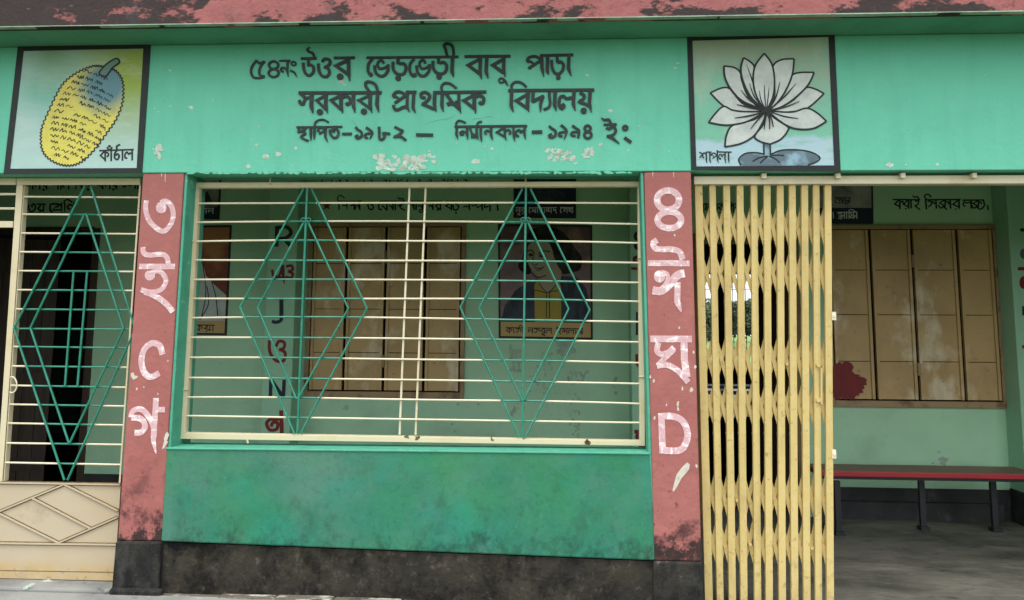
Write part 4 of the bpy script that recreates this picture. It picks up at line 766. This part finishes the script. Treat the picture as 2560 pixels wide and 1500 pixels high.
for outer, cap, seq, a, b, h, lab in (
  ([(1284, 425), (1440, 425), (1440, 546), (1284, 545)], [(1287, 512), (1437, 512), (1437, 544), (1287, 543)], 'na u ra _ e ma aa ha aa mma da _ e sha kha', (1289, 520), (1434, 519), 14, 'dark painted portrait with a navy caption above the yellow-shirted man'),
  ([(400, 425), (555, 425), (549, 549), (396, 549)], [(400, 518), (551, 518), (548, 546), (399, 546)], 'ra ha ma aa na', (462, 521), (536, 521), 14, 'painted picture with a navy caption at the upper left corner of the grille'),
  ([(2030, 425), (2181, 425), (2183, 560), (2030, 560)], [(2033, 520), (2178, 520), (2179, 557), (2033, 557)], 'ra u ha la _ A aa i ma na', (2040, 532), (2142, 533), 15, 'painted picture with a navy caption beside the folding gate top')):
    pn = picture(outer, m_navy if 'yellow' in lab else m_greypic, lab, 4)
    q = MB(); shape(q, cap, 0, 0, 1, YB, .0055); q.build('caption_band', m_navy, pn)
    q = MB()
    if seq.startswith('ra u'): strokes(q, '10l 135,512 346,508;10c 145,530 175,520 180,545 150,552;10c 160,552 186,560 176,578 148,570;10l 180,552 212,540;10l 213,512 213,578;10l 236,512 236,578;10l 262,512 262,580;8c 262,510 262,488 290,482 326,502;10c 272,516 290,540 274,562 305,568;10l 285,540 306,538;10l 308,512 308,580;10c 322,566 318,546 342,552;10l 343,510 343,578;10l 88,512 98,512;10l 94,512 97,575', 2060, 410, 500/2110, YB, .0062)
    else: text(q, seq, a, b, h, YB, .0062, .14)
    q.build('caption', m_white, pn)
    if seq.startswith('ra u'):
        q = MB(); text(q, 'ba _ e shra ssth', (2062, 494), (2126, 495), 15, YB, .0052, .15); q.build('caption', m_blackpaint, pn)
    cxx = sum(u for u, _ in outer)/4
    if not seq.startswith('ra u'): lay(pn, 'painted_bust', m_coat, ' '.join('%f,%f' % (cxx+dx, v) for dx, v in ((-60, 512), (-45, 480), (-15, 470), (-18, 440), (0, 430), (18, 440), (15, 470), (45, 480), (60, 512))), .005)

# ============================================================ window grille
YG = .125
gr = empty('window_grille', Q(1030, 1094, YG), 'wide cream window grille with two green diamonds between the two pink pillars', 'window grille')
q = MB(); cr = lambda u, v: Q(u, v, YG)
o = [cr(487, 457), cr(1606, 454.5), cr(1612, 1114), cr(449.5, 1096.5)]
i_ = [cr(499, 469.5), cr(1595, 466), cr(1600, 1101.5), cr(464, 1082)]
for k in range(4):
    j = (k+1) % 4; q.quadbox(o[k], o[j], i_[j], i_[k], YG-.012, YG-.006)
    a = (i_[k], i_[j]); n_ = Vector((0, 0, -1)) if k == 0 else None
q.build('frame', m_cream, gr, bevel=.002)
q = MB()                                   # inner flange of the angle iron
for k in range(4):
    j = (k+1) % 4; q.bar(i_[k], i_[j], .006, YG-.006, YG+.024)
q.build('frame_flange', m_cream, gr)
def lam(p, q_, v): return p[0]+(q_[0]-p[0])*(v-p[1])/(q_[1]-p[1])
LO, LI = [(768, 462), (600.3, 768), (744, 1092)], [(765, 551), (644, 770), (743, 997)]
LO2, LI2 = [(768, 462), (917.2, 771), (744, 1092)], [(765, 551), (871, 771.3), (743, 997)]
RO, RI_ = [(1315, 462), (1150.5, 768.8), (1306, 1101)], [(1314, 550), (1197.6, 771.3), (1307.7, 1001)]
RO2, RI2 = [(1315, 462), (1474.3, 775), (1306, 1101)], [(1314, 550), (1421.7, 772.5), (1307.7, 1001)]
def edge(P, v): return lam(P[0], P[1], v) if v < P[1][1] else lam(P[1], P[2], v)
bars = [(508.6, 507, 508.2), (555.8, 554.3, 560.4), (603.5, 601.6, 607.6), (650.2, 651.6, 657.1), (699, 700.2, 706.6), (746.4, 746.6, 753.8),
        (794.6, 795, 804.6), (843.4, 847, 855.2), (893.5, 897.8, 907), (944.1, 948.4, 959.2), (993, 998, 1009.2), (1039.3, 1046.8, 1056.8)]
frl = lambda v: 499+(464-499)*(v-469.5)/(1082-469.5)
frr = lambda v: 1595+5*(v-466)/635
for vl, vm, vr in bars:
    ul, ur = frl(vl), frr(vr); um = 1090
    vv = lambda u: (lambda t: vl*(1-t)*(1-2*t)+vm*4*t*(1-t)+vr*t*(2*t-1))((u-ul)/(ur-ul))
    sg, sf = random.uniform(-1.5, 1.5), random.choice((3.14, 6.28, 9.42)); cuts = [ul]
    for P, P2_ in ((LO, LO2), (RO, RO2)):
        cuts += [edge(P, vm if P is RO else (vl+vm)/2), edge(P2_, (vl+vm)/2 if P is LO else (vm+vr)/2)]
    cuts.append(ur); q = MB()
    for k, (a, b) in enumerate(zip(cuts, cuts[1:])):
        q.k = k % 2; q.tube([Q(u, vv(u)+(sg*math.sin((u-ul)/(ur-ul)*sf)), YG) for u in (a, (a*2+b)/3, (a+b*2)/3, b)], .0056, 6)
    q.build('horizontal_bar', [m_rod, m_grn], gr)
for a, b in (((1023.9, 469), (999, 1087)), ((1064.2, 469), (1039, 1087))):
    MB().tube([Q(*a, YG+.011), Q(*b, YG+.011)], .0062, 6).build('upright_bar', m_rod, gr)
for PL, PR, IL, IR, ct, cb_ in ((LO, LO2, LI, LI2, (768, 470), (743.5, 1083)), (RO, RO2, RI_, RI2, (1315, 468), (1306, 1093))):
    for PP, nm, top_, bot in ((PL, 'outer_diamond_rod', -9, -8), (PR, 'outer_diamond_rod', 11, 8), (IL, 'inner_diamond_rod', -3, -2), (IR, 'inner_diamond_rod', 3, 2)):
        oth = PP
        a = (PP[0][0]+top_, PP[0][1]+(10 if 'outer' in nm else 0)); c = (PP[2][0]+bot, PP[2][1]-8 if 'outer' in nm else PP[2][1])
        MB().tube([Q(*a, YG-.011), Q(*PP[1], YG-.011), Q(*c, YG-.011)], .0062, 6).build(nm, m_grn, gr)
    MB().tube([Q(*ct, YG-.0105), Q(*cb_, YG-.0105)], .0064, 6).build('centre_rod', m_grn, gr)
    lp_ = MB(); c = IL[0]
    for s_ in (-6, 6):
        pts = [Q(c[0]+s_+6*math.cos(t*math.pi/5), c[1]-1+5*math.sin(t*math.pi/5), YG-.02) for t in range(11)]
        lp_.tube(pts, .003, 5)
    lp_.build('scroll', m_grn, gr)
fx = MB()
for (u, v, u2, v2) in ((675, 462, 676, 438), (1314, 469, 1314, 442)): fx.tube([Q(u, v, YG-.014), Q(u2, v2, YG+.01)], .006, 6)
for (u, v, u2, v2) in ((486, 603, 470, 602), (468, 974, 450, 974), (1595, 645, 1616, 644), (1597, 942, 1622, 941), (617, 1096, 620, 1108)): fx.tube([Q(u, v, YG-.014), Q(u2, v2, YG-.012)], .0055, 6)
fx.build('wall_hook', m_cream, gr)
fx = MB()
fx.tube([Q(1467, 1106, YG-.02), Q(1467, 1106, YG-.01)], .012, 12)
fx.build('bolt', M('rusty_bolt', S(84, 60, 44), .8, .2, [dict(c=S(40, 28, 22), s=40, lo=.4, hi=.6, a=.8)]), gr)
rs = MB()
for u, v, r in ((1017, 1094, 6), (1045, 1096, 7), (1229, 1093, 3), (1231, 1099, 4), (1467, 1106, 9), (1310, 1095, 3)):
    for k in range(4): blob(rs, u+random.uniform(-r, r)*.6, v+random.uniform(-4, 4), r*.6, r*.5, YG-.012, .0006, 9)
tag(rs.build('rust_spots', m_seam, gr), kind='stuff')

# ============================================================ hinged gate on the left
YH = .11
s5a, o6 = 480/1772, (0, 800)
gt = empty('hinged_gate', Q(150, 1447, YH), 'cream hinged gate leaf with a green diamond grille over a beige sheet panel', 'gate')
H = lambda u, v: Q(u, v, YH)
q = MB()
q.quadbox(H(44.7, 446), H(354, 446.5), H(353, 463), H(44.7, 463.5), YH-.012, YH-.006)       # top rail
q.quadbox(H(44.7, 463.6), H(61, 463.6), H(9, 1203), H(-5, 1203), YH-.012, YH-.006)             # left stile
q.quadbox(H(350.5, 463.6), H(355, 463.6), H(304, 1207), H(299.5, 1207), YH-.012, YH-.006)
q.bar(H(62, 464), H(11, 1203), .005, YH-.006, YH+.03)
q.build('frame', m_cream, gt, bevel=.002)
st_l = lambda v: 61+(9-61)*(v-464)/(1203-464); st_r = lambda v: 351+(300-351)*(v-464)/(1207-464)
gb = [(491.8, 493.7), (535.7, 537.5), (583, 585), (629.7, 632.4), (677, 679.2), (724.7, 726.6), (772.7, 775.4), (821.5, 823.4), (866.4, 869.9), (915.1, 918.4), (963.4, 968.5), (1010.8, 1015.4), (1057.9, 1062.8), (1107.5, 1111.5), (1156.2, 1161.6)]
GL_, GR_ = [(219, 455), (35, 821), (165, 1203)], [(219, 455), (338, 823), (165, 1203)]
for n_, (vl, vr) in enumerate(gb):
    ul, ur = st_l(vl), st_r(vr); a, b = edge(GL_, vl), min(edge(GR_, vr), ur-1)
    vv = lambda u: vl+(vr-vl)*(u-ul)/(ur-ul); q = MB()
    cuts = [ul, max(a, ul+.5), b, ur]
    for k, (x, y) in enumerate(zip(cuts, cuts[1:])): q.k = 1 if (k == 1 and n_ > 0) else 0; q.tube([Q(x, vv(x), YH), Q(y, vv(y), YH)], .0056, 6)
    q.build('horizontal_bar', [m_rod, m_grn], gt)
for PP, nm, a, c in ((GL_, 'outer_diamond_rod', (-7, 10), (-4, -3)), (GR_, 'outer_diamond_rod', (8, 10), (4, -3)), ([(212.7, 534), (76, 820), (173, 1107)], 'inner_diamond_rod', (-1, 0), (-1, 0)), ([(213, 534), (309, 822), (173.6, 1107)], 'inner_diamond_rod', (2, 0), (1, 0))):
    MB().tube([Q(PP[0][0]+a[0], PP[0][1]+a[1], YH-.011), Q(*PP[1], YH-.011), Q(PP[2][0]+c[0], PP[2][1]+c[1], YH-.011)], .0062, 6).build(nm, m_grn, gt)
for a, b in (((184, 680), (162.5, 966)), ((218, 680), (193.7, 966))): MB().tube([Q(*a, YH-.0105), Q(*b, YH-.0105)], .006, 6).build('short_upright', m_grn, gt)
lt = MB(); c = (30, 962)
lt.tube([Q(c[0]+12*math.cos(t*math.pi/8-math.pi/2*1.2), c[1]+20*math.sin(t*math.pi/8-math.pi/2*1.2), YH-.03) for t in range(11)], .004, 6)
lt.build('latch_ring', m_rail, gt)
q = MB(); q.quadbox(H(-6, 1203), H(303.5, 1208.5), H(287, 1451), H(-22, 1444), YH-.006, YH+.004)
sheet = q.build('sheet_panel', m_sheet, gt)
rg = MB(); sm = MB()
for a, b in (((163.5, 1210), (-4, 1280)), ((-4, 1280), (149, 1356)), ((149, 1356), (296.5, 1292)), ((163.5, 1210), (297.5, 1276)), ((81.7, 1243), (231, 1321)), ((-8, 1356.5), (293, 1360.5)), ((-6, 1205.5), (303, 1210.5))):
    a, b = H(*a), H(*b); sm.lift += 1; k = .0003*sm.lift
    rg.bar(a, b, .0085, YH-.0135-k, YH-.008); sm.bar(a, b, .019, YH-.0072-k, YH-.0055)  # wider dark strip beneath each ridge leaves a dark line along both sides
a, b = H(-14, 1425), H(288.5, 1430); sm.bar(a, b, .004, YH-.0068, YH-.0055)
rg.build('pressed_ridge', m_sheet, sheet); sm.build('dark_seam', m_seam, sheet)
g2 = empty('hinged_gate', Q(-150, 1447, YH), 'cream gate leaf cut off by the left picture edge beside the sheet-panelled leaf', 'gate')
q = MB(); q.quadbox(H(-420, 446), H(43, 446), H(43, 463), H(-420, 463), YH-.012, YH-.004)
q.quadbox(H(-420, 553), H(36, 553.5), H(35, 569.5), H(-420, 569), YH-.012, YH+.004)
q.quadbox(H(-420, 463.5), H(-404, 463.5), H(-452, 1440), H(-468, 1440), YH-.012, YH-.004)
q.build('frame', m_cream, g2, bevel=.002)
for v in (485, 521): MB().tube([H(-410, v), H(42, v+.5)], .0075, 6).build('horizontal_bar', m_rod, g2)

# ============================================================ folding gate on the right
YC = .085
cg = empty('folding_gate', Q(1920, 1560, YC), 'yellow collapsible lattice gate pushed aside beside the right pink pillar', 'gate')
q = MB(); a, b = Q(1735, 440.5, YC-.03), Q(2560, 437.5, YC-.03); a2, b2 = Q(1735, 460.5, YC-.03), Q(2560, 458.5, YC-.03)
X1 = 4.46; q.prism([(a.x, a2.z), (X1, zat(a2, b2, X1)), (X1, zat(a, b, X1)), (a.x, a.z)], YC-.03, YC+.03)
rail = q.build('top_rail', m_rail, cg, bevel=.003)
for u, v in ((1911, 433), (2096, 433), (2258.5, 432), (2437, 432)):
    p, r_ = Q(u-6, v, YC-.06), Q(u+6, v+12, YC-.06); MB().box(p.x, r_.x, YC-.06, YC-.0305, r_.z, p.z).build('hanger', m_rail, rail)
tops = [1745.5, 1780.6, 1815.7, 1849.3, 1884.4, 1916.9, 1949.6, 1979.7, 2010.5, 2039.6, 2068.5]
bots = [1771.4, 1800.1, 1830.5, 1859.3, 1894, 1922.4, 1955.1, 1986.1, 2016.3, 2045.8, 2074.8]
pk = []
for i, (t, b) in enumerate(zip(tops, bots)):
    p, r_ = Q(t, 461, YC), Q(b, 1500, YC); x0 = xat(p, r_, .012); pk.append((p, Vector((x0, YC, .012))))
    hw = .0205 if i in (0,) else .0178; q = MB(); ch = .007
    prof = [(-hw, .012), (-hw, -.0095), (-hw+.0015, -.011), (hw-(.0125 if i in (1, 4, 9) else .0015), -.011), (hw, -.0045 if i in (1, 4, 9) else -.0095), (hw, .012)]
    A = q.add([(p.x+dx, YC+dy, p.z) for dx, dy in prof]); Bt = q.add([(x0+dx, YC+dy, .012) for dx, dy in prof])
    for k in range(6): j = (k+1) % 6; q.face([A+k, Bt+k, Bt+j, A+j])
    q.face([A+k for k in range(6)]); q.face([Bt+k for k in range(5, -1, -1)])
    q.build('picket', m_yel, cg)
def pkx(i, z): p, r_ = pk[i]; return xat(p, r_, z)
for vc in ((573.5, 678), (904, 1008), (1248, 1356)):
    vm_, dv = (vc[0]+vc[1])/2, (vc[1]-vc[0])
    for dirn in (1, -1):
        for i in range(-1, 10):
            k0, k1 = max(i, 0), min(i+2, 10)
            if k1 <= k0: continue
            vs = lambda k: vm_+dirn*(k-(i+1))*dv*1.13
            pts = []
            for k in (k0, k1):
                z = Q(1910, vs(k), YC).z; pts.append(Vector((pkx(k, z), 0, z)))
            y = YC+.0125 if dirn > 0 else YC+.0185
            t = (pts[1]-pts[0]).normalized()*.03
            MB().bar(pts[0]-t, pts[1]+t, .0215, y+.0002*(i % 3), y+.004+.0002*(i % 3)).build('lattice_strip', m_yel, cg)
for k, v in ((3, 1362), (8, 1368), (2, 1252), (6, 910)):
    z = Q(1900, v, YC).z; x = (pkx(k, z)+pkx(k+1, z))/2; MB().tube([(x, YC-.004, z), (x, YC+.0122, z)], .0075, 10).build('pivot_bolt', m_yel, cg)
lug = MB()
for v in (790, 1135):
    p = Q(2079, v, YC-.01); lug.box(p.x, p.x+.022, YC-.016, YC+.006, p.z-.022, p.z+.022); lug.tube([(p.x+.012, YC-.02, p.z), (p.x+.012, YC-.016, p.z)], .008, 8)
lug.build('lock_lug', m_rail, cg)
hp = MB()
for v in (912, 1000):
    p = Q(2045, v, YC-.012); hp.tube([(p.x, YC-.022, p.z), (p.x, YC-.011, p.z)], .012, 10)
p, r_ = Q(2053, 920, YC-.012), Q(2053, 1010, YC-.012); hp.bar(p, r_, .01, YC-.018, YC-.0115)
hp.build('lock_hasp', m_yel, cg)
MB().box(pk[0][0].x-.06, X1, YC-.02, YC+.03, .001, .011).build('floor_track', m_rail, cg)

# ============================================================ bench
zb_ = .455
f0, f1, k0, k1 = Qz(2056, 1181.5, zb_), Qz(2585, 1181.5, zb_), Qz(2056, 1163.5, zb_), Qz(2548, 1163, zb_)
yf, yb = (f0.y+f1.y)/2, min((k0.y+k1.y)/2, YB-.03); x0, x1 = f0.x, f1.x
bn = empty('bench', ((x0+x1)/2, (yf+yb)/2, 0), 'long red topped bench on black iron legs against the veranda wall', 'bench')
MB().box(x0, x1, yf, yb, zb_-.038, zb_-.003).build('seat', m_seat, bn, bevel=.004)
MB().box(x0+.004, x1-.004, yf+.004, yb-.004, zb_-.0029, zb_+.001).build('seat_top', m_seattop, bn)
MB().box(x0+.04, x1-.04, yf+.03, yf+.055, zb_-.062, zb_-.0385).build('apron_rail', m_iron, bn)
MB().box(x0+.04, x1-.04, yb-.085, yb-.06, zb_-.075, zb_-.0345).build('apron_rail', m_iron, bn)
xl = Q(2099, 1250, yf).x; xr = Q(2531, 1250, yf).x; xm_ = Q(2318, 1230, yf+.15).x
ym = (yf+yb)/2
for x, y in ((xl, yf+.045), (xl, yb-.075), (xm_, yb-.075), (xr, yb-.075), (x1-.05, yf+.045)):
    lg_ = MB().box(x-.02, x+.02, y-.015, y+.015, .03, zb_-.0755).build('leg', m_iron, bn)
    MB().box(x-.03, x+.035, y-.035, y+.035, .0, .0295).build('foot', m_iron, lg_)
MB().box(xl-.015, xl+.015, yf+.0605, yb-.0905, .17, .20).build('cross_bar', m_iron, bn)
# ============================================================ classroom desks
def desk(loc, label):
    d = empty('school_desk', loc, label, 'desk', 'desks in the dark classroom'); x, y, z = loc
    MB().box(x-.7, x+.7, y-.2, y+.2, z+.74, z+.775).build('desk_top', m_desktop, d, bevel=.004)
    MB().box(x-.66, x+.66, y-.17, y+.17, z+.56, z+.58).build('shelf', m_desk, d)
    for sx in (-.62, .62):
        for sy in (-.15, .15): MB().box(x+sx-.025, x+sx+.025, y+sy-.025, y+sy+.025, z+.012, z+.74).build('leg', m_desk, d)
    return d
def dup(o, loc, label):
    c = o.copy(); C.objects.link(c); c.location = loc; c['label'] = label
    for ch in o.children: e = ch.copy(); C.objects.link(e); e.parent = c
    return c
cdx = Q(1830, 950, 5.8).x
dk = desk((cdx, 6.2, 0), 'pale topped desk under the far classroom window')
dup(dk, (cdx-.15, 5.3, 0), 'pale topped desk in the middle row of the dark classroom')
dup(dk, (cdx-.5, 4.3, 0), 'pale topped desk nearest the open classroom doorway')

# ============================================================ trees beyond the field
def tree(loc, h, wd, seed, label):
    rn = random.Random(seed); x, y, z = loc
    t = empty('field_tree', loc, label, 'tree', 'trees beyond the field')
    q = MB(); q.tube([(x, y, z-.3), (x+.2, y, z+h*.3), (x, y, z+h*.6)], [.35, .27, .15], 7)
    for k in range(6):
        a = k*1.1+rn.random(); q.tube([(x+.1, y, z+h*(.3+.05*k)), (x+wd*.25*math.cos(a), y+wd*.25*math.sin(a), z+h*(.5+.05*k))], [.13, .04], 5)
    q.build('trunk', m_bark, t)
    q = MB(); cl = [(rn.uniform(-.36, .36)*wd, rn.uniform(-.3, .3)*wd, h*rn.uniform(.22, .88), rn.uniform(.10, .2)*wd) for _ in range(22)]
    for cx, cy, cz, r_ in cl:
        for k in range(110):
            d = Vector((rn.gauss(0, 1), rn.gauss(0, 1), rn.gauss(0, .8))).normalized()*r_*rn.random()**.4
            c = Vector((x+cx, y+cy, z+cz))+d; a = Vector((rn.gauss(0, 1), rn.gauss(0, 1), rn.gauss(0, 1))).normalized(); b_ = a.orthogonal().normalized(); s_ = rn.uniform(.16, .36)
            n_ = q.add([c-a*s_, c+b_*s_*.6, c+a*s_, c-b_*s_*.6]); q.face([n_, n_+1, n_+2, n_+3])
    q.build('crown', m_leaf, t)
Yt = 120
gz = lambda y: .05+(y-40)*(1.1/290) if y > 40 else -.2+(y-12)*(.25/28)
for k, (u, dv, dy, wd, lb) in enumerate(((1735, 80, 0, 6.5, 'leafy tree at the left of the row beyond the field'), (1772, 98, 14, 7, 'taller dark tree second from left in the row beyond the field'), (1815, 90, 4, 6.5, 'middle tree of the row beyond the field behind the window post'), (1850, 100, 10, 7, 'tallest rounded tree right of the window post beyond the field'), (1885, 106, 2, 6.5, 'bushy tree second from right beyond the field'), (1925, 96, 8, 7, 'rightmost tree of the row beyond the field'))):
    Y_ = Yt+dy; p = Q(u, 840, Y_); tree((p.x, Y_, gz(Y_)), dv*(Y_+4.1)/F*1.0+.4, wd, k+11, lb)
